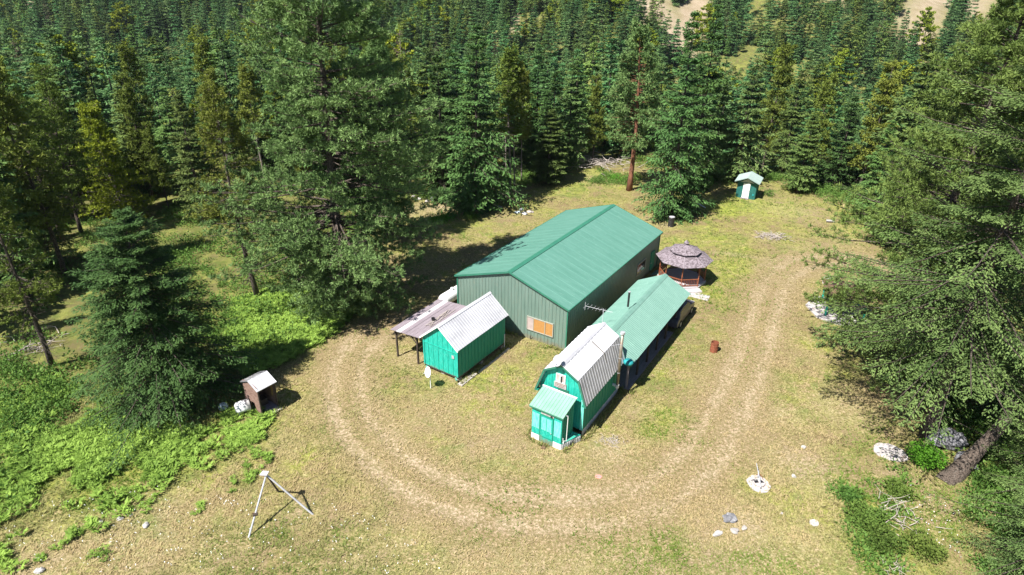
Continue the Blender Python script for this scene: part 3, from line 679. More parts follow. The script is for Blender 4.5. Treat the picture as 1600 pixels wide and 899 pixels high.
cand = [i for i in sel if -120 < PX[i] < 1720][:200]
candset = set(cand); rest = np.array([i for i in sel if i not in candset])
print('individual forest trees', len(cand), 'far forest', len(rest))
kinds = [('fir_tree', LOW[0]), ('fir_tree', LOW[1]), ('fir_tree', LOW[2]), ('lodgepole_pine', LOW[3]), ('broadleaf_tree', LOW[4]), ('dead_fir', LOW[5])]
mid_sets = [('fir_tree', FIRS[0], 18), ('fir_tree', FIRS[1], 19), ('fir_tree', FIRS[3], 17), ('lodgepole_pine', LODG[1], 16), ('fir_tree', FIRS[2], 16), ('lodgepole_pine', LODG[0], 17)]
src = {}; zone_n = {}
for n, i in enumerate(cand):
    dd = math.hypot(cx[i], cy[i]); left = cx[i] < -18
    H = HH[i]
    if dd < 95:
        k = r.choice(6, p=[.27, .22, .17, .14, .1, .10]); kn, ms, H0 = mid_sets[k]
    else:
        k = r.choice(6, p=[.27, .24, .19, .22, .04, .04]); kn, ms = kinds[k]; H0 = 18; H = H * (.62 if k == 4 else 1)
    left = True; g = 'conifers of the crowded wood'
    pine = kn == 'lodgepole_pine'
    zn = [w for lim, w in ((110, 'at the far left edge of the wood'), (210, 'above the dark green spruce'), (330, 'right of the yellow-green pine'), (480, 'left behind the huge pine'), (640, 'right behind the huge pine'),
        (760, 'behind the blue-tinged fir'), (880, 'behind the close pair of pine trunks'), (1010, 'behind the brush pile'), (1130, 'behind the dark fir'), (1260, 'beyond the small green shed'), (1400, 'beyond the right end of the meadow'), (9999, 'behind the right-hand pines')) if PX[i] < lim][0]
    rk = zone_n.get(zn, 0); zone_n[zn] = rk + 1
    lb = ('short ' if H < 12.5 else 'tall ' if H > 16.5 else 'middling ') + ('scraggy pine' if pine else 'rounded bright broadleaf' if kn == 'broadleaf_tree' else 'bare brown dead fir' if kn == 'dead_fir' else 'pointed fir') + (' of the front row ' if rk < 5 else ' of the second row ' if rk < 9 else ' of the third row ' if rk < 14 else ' of the back rows ') + zn
    o = plant(kn, ms, cx[i], cy[i], H0, H, lb, g, wide=.85 + .35 * r.random())
    if H0 == 18 and ms in LOW: src.setdefault(k, o.children)
def child(os_, nm): return [c_ for c_ in os_ if c_.name.startswith(nm)][0]

def scatter_object(name, pts, scl, rot, kinds_idx, sources, label=None, kind='stuff', cat=None):
    me = bpy.data.meshes.new(name); me.vertices.add(len(pts)); me.vertices.foreach_set('co', np.asarray(pts, np.float32).ravel())
    for nm, arr, ty in (('scl', scl, 'FLOAT_VECTOR'), ('rot', rot, 'FLOAT'), ('pick', kinds_idx, 'INT')):
        a = me.attributes.new(nm, ty, 'POINT')
        if ty == 'FLOAT_VECTOR': a.data.foreach_set('vector', np.asarray(arr, np.float32).ravel())
        else: a.data.foreach_set('value', np.asarray(arr, np.float32 if ty == 'FLOAT' else np.int32))
    o = link_mesh(me, name); setp(o, label, cat, None, kind)
    ng = bpy.data.node_groups.new(name, 'GeometryNodeTree')
    ng.interface.new_socket('Geometry', in_out='INPUT', socket_type='NodeSocketGeometry'); ng.interface.new_socket('Geometry', in_out='OUTPUT', socket_type='NodeSocketGeometry')
    G = ng.nodes.new; gi = G('NodeGroupInput'); go = G('NodeGroupOutput'); g2i = G('GeometryNodeGeometryToInstance')
    for so in reversed(sources):
        oi = G('GeometryNodeObjectInfo'); oi.inputs['Object'].default_value = so; oi.inputs['As Instance'].default_value = True; oi.transform_space = 'ORIGINAL'
        ng.links.new(oi.outputs['Geometry'], g2i.inputs[0])
    iop = G('GeometryNodeInstanceOnPoints'); iop.inputs['Pick Instance'].default_value = True
    def na(n, t):
        a = G('GeometryNodeInputNamedAttribute'); a.data_type = t; a.inputs[0].default_value = n; return a.outputs[0]
    comb = G('ShaderNodeCombineXYZ'); ng.links.new(na('rot', 'FLOAT'), comb.inputs[2])
    m2p = G('GeometryNodeMeshToPoints')
    ng.links.new(gi.outputs[0], m2p.inputs[0]); ng.links.new(m2p.outputs[0], iop.inputs['Points'])
    ng.links.new(g2i.outputs[0], iop.inputs['Instance']); ng.links.new(na('pick', 'INT'), iop.inputs['Instance Index'])
    ng.links.new(comb.outputs[0], iop.inputs['Rotation']); ng.links.new(na('scl', 'FLOAT_VECTOR'), iop.inputs['Scale'])
    ng.links.new(iop.outputs[0], go.inputs[0])
    md = o.modifiers.new('scatter', 'NODES'); md.node_group = ng; return o
if len(src):
    ks = sorted(src); crowns = [child(src[k], 'crown') for k in ks]
    n = len(rest); P_ = np.stack([cx[rest], cy[rest], cz[rest] - .3], 1); s_ = HH[rest] / 18; w_ = .8 + .5 * r.random(n)
    s3 = np.stack([s_ * w_, s_ * w_, s_], 1)
    scatter_object('far_forest', P_, s3, r.uniform(0, 6.28, n), r.choice(len(crowns), n, p=(lambda w: w / w.sum())(np.array([{4: .10, 5: .12}.get(k_, 1.0) for k_ in ks]))), crowns, 'dense dark conifer forest covering the hillside')

# ------------------------------------------------------------------ buildings
def gz(x, y): return float(hz(x, y))

# big barn -------------------------------------------------- local x to the right, y to the back; origin front right corner
W_, L_, HE, HR = 9.9, 18.0, 3.54, 5.16
barn = thing('metal_barn', 'largest building, long green metal barn with ribbed walls and low gable roof', 'barn', (4.0, 39.4, 0), -.568)
def gable(u, W=W_, he=HE, hr=HR): return he + (hr - he) * (1 - abs(u - W / 2) / (W / 2))
mb = MB(); mb.sheet((-W_ + .06, .06, 0), (1, 0, 0), W_ - .12, (0, 0, 1), -.1, lambda u: gable(u + .06) - .06, .30, .03, .25, nrm=(0, -1, 0)); mb.build('front_wall', M['barn_wall'], barn)
mb = MB(); mb.sheet((-W_ + .06, L_ - .06, 0), (1, 0, 0), W_ - .12, (0, 0, 1), -.1, lambda u: gable(u + .06) - .06, .30, .03, .25, nrm=(0, 1, 0)); mb.build('rear_wall', M['barn_wall'], barn)
for xx, nn in ((-.06, 1), (-W_ + .06, -1)):
    mb = MB(); mb.sheet((xx, .06, 0), (0, 1, 0), L_ - .12, (0, 0, 1), -.1, HE - .05, .30, .03, .25, nrm=(nn, 0, 0)); mb.build('side_wall', M['barn_wall'], barn)
roofp = thing_roof = None
def roof_slope(mb, x_eave, x_ridge, he, hr, y0, L, pitch, amp, ribw=.3, wave=False, th=.05):
    V = Vector((x_ridge - x_eave, 0, hr - he)); ln = V.length; V.normalize(); Nn = Vector((-V.z if x_ridge > x_eave else V.z, 0, abs(V.x)));
    Nn = Vector((0, 1, 0)).cross(V); Nn = Nn if Nn.z > 0 else -Nn
    mb.sheet((x_eave, y0, he), (0, 1, 0), L, V, 0, ln, pitch, amp, ribw, wave, nrm=Nn)
    a = Vector((x_eave, y0 + .01, he)) - Nn * .012; b = Vector((x_ridge, y0 + .01, hr)) - Nn * .012
    mb.extr([a, b, b - Nn * th, a - Nn * th], (0, L - .02, 0)); return Nn
mb = MB(); roof_slope(mb, .12, -W_ / 2, HE - .03, HR, -.1, L_ + .2, .92, .010, .05)
roof_slope(mb, -W_ - .12, -W_ / 2, HE - .03, HR, -.1, L_ + .2, .92, .010, .05)
rf = mb.build('roof', M['barn_roof'], barn)
mb = MB()
for sg in (-1, 1): mb.extr([(-W_ / 2, -.12, HR + .045), (-W_ / 2 + sg * .2, -.12, HR + .045 - .2 * .327), (-W_ / 2 + sg * .2, -.12, HR + .02 - .2 * .327), (-W_ / 2, -.12, HR + .02)], (0, L_ + .24, 0))
mb.build('ridge_cap', M['barn_trim'], rf)
mb = MB()
for y in (-.125, L_ + .105):
    for sg in (-1, 1):
        mb.beam((-W_ / 2, y, HR - .02), (-W_ / 2 + sg * (W_ / 2 + .12), y, HE - .06), .035, .13)
for x in (.14, -W_ - .14): mb.box(x - .03, x + .03, -.12, L_ + .12, HE - .13, HE - .015)
for x in (-.03, -W_ + .03): mb.box(x - .05, x + .05, -.0, .045, -.1, HE - .05); mb.box(x - .05, x + .05, L_ - .045, L_, -.1, HE - .05)
mb.build('trim', M['barn_trim'], barn)
win = MB(); x0, x1, z0, z1 = -3.38, -1.1, .82, 1.93
for a in ((x0, x1, z1 - .05, z1 + .02), (x0, x1, z0 - .02, z0 + .05), (x0, x0 + .06, z0, z1), (x1 - .06, x1, z0, z1), (x0 + .56, x0 + .61, z0, z1), (x0 + 1.55, x0 + 1.6, z0, z1)): win.box(a[0], a[1], -.03, .03, a[2], a[3])
wo = win.build('window', M['frame'], barn)
MB().box(x0 + .06, x0 + .56, -.005, .02, z0 + .05, z1 - .05).build('pane', M['glass_grey'], wo)
MB().box(x0 + .61, x0 + 1.55, -.01, .02, z0 + .05, z1 - .05).build('boarded_pane', M['plywood'], wo); MB().box(x1 - .7 + .04, x1 - .06, -.01, .02, z0 + .05, z1 - .05).build('boarded_pane', M['plywood'], wo)
win = MB()
for a in ((12.9, 14.9, 1.98, 2.06), (12.9, 14.9, .95, 1.03), (12.9, 12.98, 1.0, 2.0), (14.82, 14.9, 1.0, 2.0)): win.box(-.05, .02, a[0], a[1], a[2], a[3])
wo = win.build('window', M['frame'], barn); MB().box(-.05, -.01, 12.98, 14.82, 1.03, 1.98).build('pane', M['glass'], wo)
d_ = MB().box(-.04, .03, 16.1, 17.0, .05, 2.1).build('door', M['paint_dark_shade'], barn); MB().box(.02, .05, 16.15, 16.3, 1.0, 1.06).build('handle', M['steel'], d_)
MB().tube([(-3.0, -.02, .0), (-2.98, -.1, .32), (-2.9, -.12, .45)], .03, 6).build('hose_stub', M['black'], barn)
MB().sheet((-9.85, -.1, .7), (1, 0, 0), 5.2, (0, 0, 1), 0, .035, 5.2, 0, nrm=(0, -1, 0)).build('wire_conduit', M['barn_trim'], barn)

# white tank on saddles behind the barn corner
tk = thing('propane_tank', 'white horizontal gas tank with rounded ends by the left corner of the barn', 'tank', (*unproj(707, 465, .6)[:2], 0), 1.0)
mb = MB(); pr = []
for k in range(9):
    a = k / 8 * math.pi / 2; pr.append((.5 * math.sin(a), -1.5 + .42 * (1 - math.cos(a)) - .0))
pr = [(max(.01, r_), z_) for r_, z_ in pr]; pr2 = pr + [(r_, -z_ - 0.0) for r_, z_ in pr[::-1]]
mb.lathe([(r_, z_) for r_, z_ in pr2], 18); mb.v = [(z, y, x + .85) for x, y, z in mb.v]; mb.build('vessel', M['white'], tk, True)
MB().lathe([(.14, 1.32), (.14, 1.5), (.04, 1.52)], 12).build('valve_dome', M['white'], tk)
for s_ in (-.8, .8): MB().box(s_ - .08, s_ + .08, -.4, .4, -.05, .5).build('saddle', M['concrete'], tk)
MB().box(.6, 1.5, -.9, -.6, -.02, .35).build('box', M['blue_bag'], tk)

# green shed on blocks ------------------------------------------------
SW, SL = 3.3, 5.93
shed = thing('storage_shed', 'bright green board shed with white metal gable roof, raised on blocks before the barn', 'shed', (-3.48, 35.09, 0), -.58)
def boards(mb, O, U, Lg, f0, f1, nrm, bw=.42, t=.02):
    """vertical boards with dark joints between"""
    O = Vector(O); U = Vector(U); Nn = Vector(nrm); n = max(1, round(Lg / bw)); p = Lg / n
    g0 = f0 if callable(f0) else (lambda u: f0); g1 = f1 if callable(f1) else (lambda u: f1)
    for i in range(n):
        a, b = i * p + .006, (i + 1) * p - .006; k = [a, b] if not callable(f1) else sorted({a, b, *[q for q in BRK if a < q < b]})
        top = [O + U * q + Vector((0, 0, g1(q))) for q in k]; bot = [O + U * q + Vector((0, 0, g0(q))) for q in (b, a)]
        tt_ = t + random.uniform(0, .008)
        mb.extr(top + bot, Nn * tt_)
        if i: mb.extr([O + U * (a - .03) + Vector((0, 0, g0(a))), O + U * (a - .03) + Vector((0, 0, g1(a - .03) - .01)), O + U * (a + .018) + Vector((0, 0, g1(a + .018) - .01)), O + U * (a + .018) + Vector((0, 0, g0(a)))], Nn * (t + .028))
    return mb
def gab(u, W, he, hr): return he + (hr - he) * (1 - abs(u - W / 2) / (W / 2))
ws = .17; FB = .38
BRK = [(SW - 2 * ws) / 2]
ghe, ghr = 2.63, 4.01
topf = lambda u: gab(u + ws, SW, ghe, ghr) - .10
mb = MB(); boards(mb, (-SW + ws, .2, 0), (1, 0, 0), SW - 2 * ws, FB, topf, (0, -1, 0)); fw_ = mb.build('front_wall', M['paint'], shed)
mb = MB(); mb.box(-SW + ws, -ws, .14, .165, 2.20, 2.27); mb.box(-SW + ws - .02, -SW + ws + .08, .13, .16, FB, 2.5); mb.box(-ws - .08, -ws + .02, .13, .16, FB, 2.5)
mb.build('trim_board', M['paint'], fw_)
MB().box(-.66, -.46, .13, .15, 1.75, 2.0).build('wall_plate', M['steel'], shed)
mb = MB(); boards(mb, (-SW + ws, SL - .2, 0), (1, 0, 0), SW - 2 * ws, FB, topf, (0, 1, 0)); mb.build('rear_wall', M['paint'], shed)
for x, nn in ((-ws, 1), (-SW + ws, -1)):
    mb = MB(); boards(mb, (x, .22, 0), (0, 1, 0), SL - .44, FB, ghe + .03, (nn, 0, 0), .36); mb.build('side_wall', M['paint_dark_shade'], shed)
MB().box(-SW + ws, -ws, .2, SL - .2, FB - .14, FB).build('floor_frame', M['dark_wood'], shed)
for x in (-SW + .35, -SW / 2, -.35):
    for y in (.45, SL / 2, SL - .45): MB().box(x - .13, x + .13, y - .13, y + .13, -.05, FB - .14).build('block', M['concrete'], shed)
for x, y in ((-SW + .4, .08), (-.35, .08)): MB().beam((x, y, FB - .05), (x + .22, y - .12, FB - .12), .10, .10).build('skid_end', M['paint'], shed)
mb = MB(); roof_slope(mb, 0, -SW / 2, ghe - .02, ghr, -.02, SL + .04, .24, .018, .3); roof_slope(mb, -SW, -SW / 2, ghe - .02, ghr, -.02, SL + .04, .24, .018, .3)
rf = mb.build('roof', M['galv'], shed)
mb = MB()
for sg in (-1, 1): mb.extr([(-SW / 2, -.04, ghr + .05), (-SW / 2 + sg * .14, -.04, ghr + .05 - .14 * .84), (-SW / 2 + sg * .14, -.04, ghr + .03 - .14 * .84), (-SW / 2, -.04, ghr + .03)], (0, SL + .08, 0))
mb.build('ridge_cap', M['galv_new'], rf)
mb = MB()
for y in (-.035, SL + .015):
    for sg in (-1, 1): mb.beam((-SW / 2, y + .01, ghr - .07), (-SW / 2 + sg * SW / 2, y + .01, ghe - .09), .02, .10)
mb.build('bargeboard', M['white'], rf)
MB().tube([(.0, SL - .5, -.05), (.02, SL - .5, 1.25)], .035, 8).build('pipe', M['galv_new'], shed)
MB().box(-.02, .35, -.1, 1.6, -.05, .09).build('footing', M['concrete'], shed); MB().box(.22, .38, 1.8, SL - .3, -.05, .06).build('footing', M['concrete'], shed)

# lean-to carport of old boards ---------------------------------------
LW, LL, lhe, lhr = 2.64, 5.5, 2.26, 2.42
lean = thing('lean_to_shelter', 'open lean-to with grey weathered plank roof on dark posts beside the green shed', 'shelter', (-6.27, 37.0, 0), -.55)
sl = (lhr - lhe) / LW
bands = [(0, .62, 'grey_wood'), (.62, .95, 'grey_wood'), (.97, 1.30, 'grey_wood'), (1.32, 1.68, 'grey_wood'), (1.70, 2.14, 'pale_board'), (2.16, 2.36, 'grey_wood'), (2.38, LW, 'grey_wood')]
for i, (a, b, mt) in enumerate(bands):
    z = .012 * (i % 2); MB().extr([(-a, 0, lhr - sl * a + z), (-b, 0, lhr - sl * b + z), (-b, 0, lhr - sl * b + z - .03), (-a, 0, lhr - sl * a + z - .03)], (0, LL, 0)).build('roof_plank', M[mt], lean)
mb = MB()
for y in (.25, LL / 2, LL - .25): mb.beam((-.02, y, lhr - .11), (-LW + .05, y, lhe - .11), .06, .12)
for x in (-.45, -LW + .3): mb.beam((x, .05, lhr - sl * -x - .22), (x, LL - .05, lhr - sl * -x - .22), .08, .12)
mb.build('rafters', M['dark_wood'], lean)
for x in (-.45, -LW + .3):
    for y in (.25, LL / 2, LL - .25): MB().beam((x, y, -.1), (x, y, lhr - sl * -x - .25), .11, .11, (0, 1, 0)).build('post', M['dark_wood'], lean)
MB().beam((-LW + .3, .25, 1.7), (-LW + .85, .25, 2.1), .06, .06).build('brace', M['dark_wood'], lean)
MB().beam((-.45, .25, 1.6), (-1.0, .25, 2.15), .06, .06).build('brace', M['dark_wood'], lean)
mb = MB(); r2_ = random.Random(4)
for k in range(16): mb.beam((-.2 - r2_.random() * .6, 1.2 + r2_.random() * 3.4, lhr + .02), (-.2 - r2_.random() * .6, 1.4 + r2_.random() * 3.4, lhr + .04), .03, .025)
o = MB(); ob = o
lit = mb.build('fallen_sticks', M['dead']); lit.location = (-6.27, 37.0, .0); lit.rotation_euler = (0, 0, -.55); setp(lit, 'fallen sticks lying on the weathered plank roof', 'sticks')
bk = MB().lathe([(.11, 0), (.14, .22), (.12, .22), (.1, .02)], 12).build('bucket', M['black']); bk.location = (-6.27 - .7 * math.cos(.55) + 2.4 * math.sin(.55), 37.0 + .7 * math.sin(.55) + 2.4 * math.cos(.55), lhr + .01); setp(bk, 'dark bucket standing on the weathered plank roof', 'bucket')

# gambrel cabin -------------------------------------------------------
CW, CL, che, chk, chr_, ck = 3.38, 5.9, 2.38, 4.03, 4.70, .57
cabin = thing('barn_roof_cabin', 'small bright green cabin with white kinked barn roof and a tall steel chimney', 'cabin', (4.35, 29.62, 0), -.55)
cw = .22
def gam(u):
    u = min(u, CW - u)
    return che + (chk - che) * u / ck if u < ck else chk + (chr_ - chk) * (u - ck) / (CW / 2 - ck)
BRK = [ck - cw, CW / 2 - cw, CW - ck - cw]
tf = lambda u: gam(u + cw) - .12
mb = MB(); boards(mb, (-CW + cw, .32, 0), (1, 0, 0), CW - 2 * cw, .42, tf, (0, -1, 0), .38); fr_ = mb.build('front_wall', M['paint'], cabin)
MB().box(-CW + cw - .02, -CW + cw + .1, .27, .295, .42, 2.6).build('corner_board', M['paint_pale'], cabin); MB().box(-cw - .16, -cw + .03, .255, .285, .42, 2.6).build('corner_board', M['paint_pale'], cabin)
mb = MB(); boards(mb, (-CW + cw, CL - .3, 0), (1, 0, 0), CW - 2 * cw, .42, tf, (0, 1, 0), .4); mb.build('rear_wall', M['paint'], cabin)
for x, nn in ((-cw, 1), (-CW + cw, -1)):
    mb = MB(); boards(mb, (x, .32, 0), (0, 1, 0), CL - .62, .42, che + .25, (nn, 0, 0), .45); mb.build('side_wall', M['paint_dark_shade'], cabin)
    mb = MB(); mb.sheet((x, .30, 0), (0, 1, 0), CL - .6, (0, 0, 1), -.05, .43, .16, .03, .4, nrm=(nn, 0, 0)); mb.build('skirting', M['skirt'], cabin)
mb = MB()
for sx in (0, 1):
    A = (0, che - .02), (-ck, chk), (-CW / 2, chr_)
    P2 = A if sx == 0 else [(-CW - a[0], a[1]) for a in A]
    roof_slope(mb, P2[1][0], P2[2][0], P2[1][1], P2[2][1], 0, CL, .45, .022, .2)
up_ = mb.build('upper_roof', M['galv_new'], cabin)
for sx in (0, 1):
    A = [(0, che - .02), (-ck, chk)]; P2 = A if sx == 0 else [(-CW - a[0], a[1]) for a in A]
    mb = MB(); roof_slope(mb, P2[0][0], P2[1][0], P2[0][1], P2[1][1] - .02, 0, CL, .30, .02, .3); mb.build('lower_roof', M['galv'], cabin)
mb = MB()
for sg in (-1, 1): mb.extr([(-CW / 2, -.03, chr_ + .045), (-CW / 2 + sg * .15, -.03, chr_ + .045 - .15 * .6), (-CW / 2 + sg * .15, -.03, chr_ + .03 - .15 * .6), (-CW / 2, -.03, chr_ + .03)], (0, CL + .06, 0))
mb.build('ridge_cap', M['galv'], up_)
mb = MB(); mb.beam((-ck + .01, 3.5, chk + .04), (-CW / 2 + .25, 3.5, chr_ - .08), .05, .02); mb.beam((-ck + .01, 3.5, chk + .02), (-.05, 3.5, che + .1), .05, .02); mb.build('roof_seam', M['pipe'], up_)
mb = MB()
pts = [(0, che), (-ck, chk), (-CW / 2, chr_), (-CW + ck, chk), (-CW, che)]
for y in (.005, CL - .025):
    for a, b in zip(pts[:-1], pts[1:]): mb.beam((a[0], y + .01, a[1] - .07), (b[0], y + .01, b[1] - .07), .02, .12)
mb.build('bargeboard', M['barn_trim'], cabin)
mb = MB()
for x in (-.12, -CW + .12): mb.box(x - .10, x + .10, .02, .30, che - .06, che + .05)
mb.build('soffit', M['paint_dark_shade'], cabin)
# chimney
ch_ = MB().tube([(.10, 4.62, 1.25), (.10, 4.62, 5.0)], .095, 14).build('chimney', M['pipe'], cabin, True)
MB().tube([(.10, 4.62, 5.03), (.10, 4.62, 5.06), (.10, 4.62, 5.2), (.10, 4.62, 5.22)], [.10, .15, .15, .06], 14).build('chimney_cap', M['steel'], ch_)
MB().tube([(-.2, 4.62, 1.2), (.10, 4.62, 1.2)], .10, 12).build('elbow', M['galv_new'], ch_); MB().lathe([(.12, 1.06), (.13, 1.3)], 12, (.10, 4.62, 0)).build('tee', M['galv_new'], ch_)
for z in (2.2, 3.3, 4.3): MB().lathe([(.10, z), (.105, z), (.105, z + .03), (.10, z + .03)], 14, (.10, 4.62, 0)).build('band', M['steel'], ch_)
MB().tube([(-.75, 4.7, 3.85), (.10, 4.62, 4.35)], .012, 5).build('stay', M['steel'], ch_)
# sign board and small framed pictures in the gable (window shelf)
sg_ = MB().box(-2.22, -1.42, .235, .27, 2.92, 3.28).build('sign', M['white_dirty'], cabin)
mb = MB()
for row_ in range(3):
    x = -2.14
    while x < -1.52:
        w_ = random.uniform(.04, .12); mb.box(x, x + w_, .231, .234, 3.19 - row_ * .10, 3.235 - row_ * .10); x += w_ + .03
mb.build('lettering', M['rust'], sg_)
wf = MB(); 
for a in ((-2.12, -1.5, 3.30, 3.35), (-2.12, -1.5, 3.83, 3.88), (-2.12, -2.07, 3.35, 3.83), (-1.55, -1.5, 3.35, 3.83), (-1.86, -1.76, 3.35, 3.83)): wf.box(a[0], a[1], .24, .275, a[2], a[3])
wfo = wf.build('window', M['white'], cabin); MB().box(-2.07, -1.55, .262, .28, 3.35, 3.83).build('pane', M['glass_grey'], wfo)
MB().box(-1.80, -1.72, .2, .25, 3.36, 3.75).build('lamp_bracket', M['black'], cabin)
MB().box(-1.95, -1.25, .255, .275, 2.55, 2.90).build('hatch', M['barn_trim'], cabin)

def dish(parent_name, label, loc, rz, tilt, R=.38, arm=True, mat='white', base=None):
    t = thing(parent_name, label, 'satellite dish', loc, rz); mb = MB(); n = 20; rings = 6; vs = [(0, 0, 0)]; fs = []
    for i in range(1, rings + 1):
        rr = R * i / rings
        for k in range(n): a = 2 * math.pi * k / n; vs.append((rr * math.cos(a), -.35 * rr * rr / R, rr * 1.12 * math.sin(a)))
    for k in range(n): fs.append((0, 1 + k, 1 + (k + 1) % n))
    for i in range(rings - 1):
        for k in range(n): fs.append((1 + i * n + k, 1 + (i + 1) * n + k, 1 + (i + 1) * n + (k + 1) % n, 1 + i * n + (k + 1) % n))
    rot = Matrix.Rotation(tilt, 3, 'X'); vs = [tuple(rot @ Vector(v)) for v in vs]
    b0 = len(vs); mb.add(vs, fs); o = mb.build('reflector', M[mat], t, True); so = o.modifiers.new('solid', 'SOLIDIFY'); so.thickness = .015
    tip = rot @ Vector((0, -R * 1.05, -R * .2)); root = rot @ Vector((0, -.1, -R * .95))
    if arm:
        MB().tube([root, tip], .014, 6).build('feed_arm', M['steel'], t); MB().tube([tip + Vector((0, .05, .02)), tip - Vector((0, .05, .0))], .035, 8).build('feed_horn', M['steel'], t)
    return t
def cpos(x, y, z): c, s = math.cos(-.55), math.sin(-.55); return (4.35 + x * c - y * s, 29.62 + x * s + y * c, z)
td = dish('satellite_dish', 'grey satellite dish fixed at the gable peak of the small green cabin', cpos(-1.9, -.02, 4.95), -.75, -.45, .30, mat='galv')
MB().tube([(0, .08, -.05), (0, .14, -.35), (0, .30, -.42)], .022, 6).build('mount', M['black'], td)
# porch -----------------------------------------------------------------
PW, PL, phe, phr = 2.28, 1.55, 2.42, 2.88
porch = thing('entry_porch', 'green box porch with pale ribbed roof at the front of the cabin', 'porch', (3.01, 28.52, 0), -.58)
mb = MB(); V = Vector((0, PL, phr - phe)); ln = V.length; mb.sheet((-PW, 0, phe), (1, 0, 0), PW, V, 0, ln, .2, .025, .16, nrm=(0, -.3, 1))
mb.extr([(-PW + .01, 0, phe - .012), (-PW + .01, PL, phr - .012), (-PW + .01, PL, phr - .05), (-PW + .01, 0, phe - .05)], (PW - .02, 0, 0)); prf = mb.build('roof', M['porch_roof'], porch)
MB().box(-PW - .02, .02, PL - .06, PL + .03, phr - .0, phr + .06).build('flashing', M['galv_new'], prf)
MB().box(-PW + .02, -.02, -.015, .01, phe - .12, phe - .03).build('fascia', M['barn_trim'], prf)
mb = MB(); mb.box(-PW + .15, -.13, .11, .14, .42, phe - .07); pf = mb.build('front_wall', M['paint'], porch)
for a, b, c_, d2 in ((-2.10, -1.62, .9, 1.95), (-.62, -.18, .85, 1.95)): MB().box(a, b, .095, .113, c_, d2).build('panel', M['paint_pale'], pf)
mb = MB(); boards(mb, (-.14, .14, 0), (0, 1, 0), 1.35, .42, lambda u: phe + .27 * u - .02, (1, 0, 0), .22); BRK = []; mb.build('side_wall', M['paint_dark_shade'], porch)
mb = MB(); boards(mb, (-PW + .15, .14, 0), (0, 1, 0), 1.35, .42, lambda u: phe + .27 * u - .02, (-1, 0, 0), .22); mb.build('side_wall', M['paint_dark_shade'], porch)
dr = MB().box(-1.52, -.72, .085, .108, .1, 1.98).build('door', M['paint'], porch)
for a, b in ((-1.45, -1.14), (-1.09, -.79)): MB().box(a, b, .07, .087, .98, 1.86).build('door_glass', M['paint_pale'], dr)
mb = MB()
for a, b, c_, d2 in ((-1.58, -.66, 1.98, 2.06), (-1.58, -1.52, .08, 1.98), (-.72, -.66, .08, 1.98), (-1.52, -.72, .45, .51)): mb.box(a, b, .066, .1, c_, d2)
mb.build('door_frame', M['paint_dark_shade'], dr); MB().lathe([(.03, 0), (.03, .05)], 8, (-.79, .05, .92)).build('handle', M['steel'], dr)
MB().box(-1.52, -.72, .09, .12, -.03, .10).build('sill_board', M['paint'], porch)
MB().box(-PW + .14, -1.55, .105, .135, -.03, .42).build('skirting', M['white'], porch); MB().box(-.70, -.12, .105, .135, -.03, .42).build('skirting', M['white'], porch)
MB().box(-1.5, -.65, .06, .10, 2.10, 2.24).build('name_board', M['white_dirty'], porch); MB().box(-.85, -.72, .02, .08, 2.1, 2.2).build('lamp', M['black'], porch)
mb = MB(); mb.sheet((-PW + .14, .12, 0), (0, 1, 0), 1.4, (0, 0, 1), -.05, .42, .16, .03, .4, nrm=(-1, 0, 0)); mb.build('side_skirting', M['skirt'], porch)
# triangular deck from porch corner to the cabin corner
c0 = Vector((-.12, .12)); c1 = Vector((.42, 1.5)); c2 = Vector((-.12, 1.5))
MB().extr([(c0.x, c0.y, .40), (c1.x, c1.y, .40), (c2.x, c2.y, .40)], (0, 0, .06)).build('deck', M['paint'], porch)
dv = c1 - c0; MB().sheet((c0.x, c0.y, 0), (dv.x, dv.y, 0), dv.length, (0, 0, 1), -.05, .41, .13, .035, .45, nrm=(dv.y, -dv.x, 0)).build('deck_skirting', M['skirt'], porch)
mp = thing('antenna_mast', 'thin white crooked mast standing on the little deck beside the porch', 'mast', (3.12, 28.75, .46), -.6)
MB().tube([(0, 0, 0), (.0, .05, .15), (.12, .1, .18), (.14, .1, 1.95)], .022, 8).build('pole', M['white'], mp); MB().tube([(-.15, -.05, .02), (-.02, 0, .02), (-.05, .0, .35)], .02, 6).build('foot_bracket', M['white'], mp); MB().tube([(.14, .1, 1.95), (.05, .05, 1.99)], .03, 6).build('tip', M['steel'], mp)
pk = MB().extr([(-.11, -.16, 0), (.11, -.16, 0), (.11, .16, 0), (-.11, .16, 0)], (0, 0, .05)).build('step_plank', M['plywood']); pk.location = (2.02, 28.95, .03); pk.rotation_euler = (.0, .05, -.35); pk.scale = (1, 1.6, 1.5)
pk.data.materials[0] = M['brown_roof']; setp(pk, 'short brown plank on the grass before the porch door', 'plank')

# long low house behind the cabin ---------------------------------------
HW, HL, hhe, hhr = 4.45, 12.25, 2.18, 3.32
hs = thing('long_house', 'long low building under a pale green metal roof between barn and driveway', 'house', (7.80, 34.30, 0), -.55)
mb = MB(); roof_slope(mb, 0, -HW / 2, hhe, hhr, 0, HL, .2, .022, .35); roof_slope(mb, -HW, -HW / 2, hhe, hhr, 0, HL, .2, .022, .35)
rf = mb.build('roof', M['house_roof'], hs)
mb = MB()
for sg in (-1, 1): mb.extr([(-HW / 2, -.02, hhr + .045), (-HW / 2 + sg * .22, -.02, hhr + .045 - .22 * .53), (-HW / 2 + sg * .22, -.02, hhr + .03 - .22 * .53), (-HW / 2, -.02, hhr + .03)], (0, HL + .04, 0))
mb.build('ridge_cap', M['house_roof'], rf)
mb = MB()
for y in (-.025, HL + .005):
    for sg in (-1, 1): mb.beam((-HW / 2, y + .01, hhr - .05), (-HW / 2 + sg * HW / 2, y + .01, hhe - .07), .02, .10)
mb.build('bargeboard', M['barn_trim'], rf)
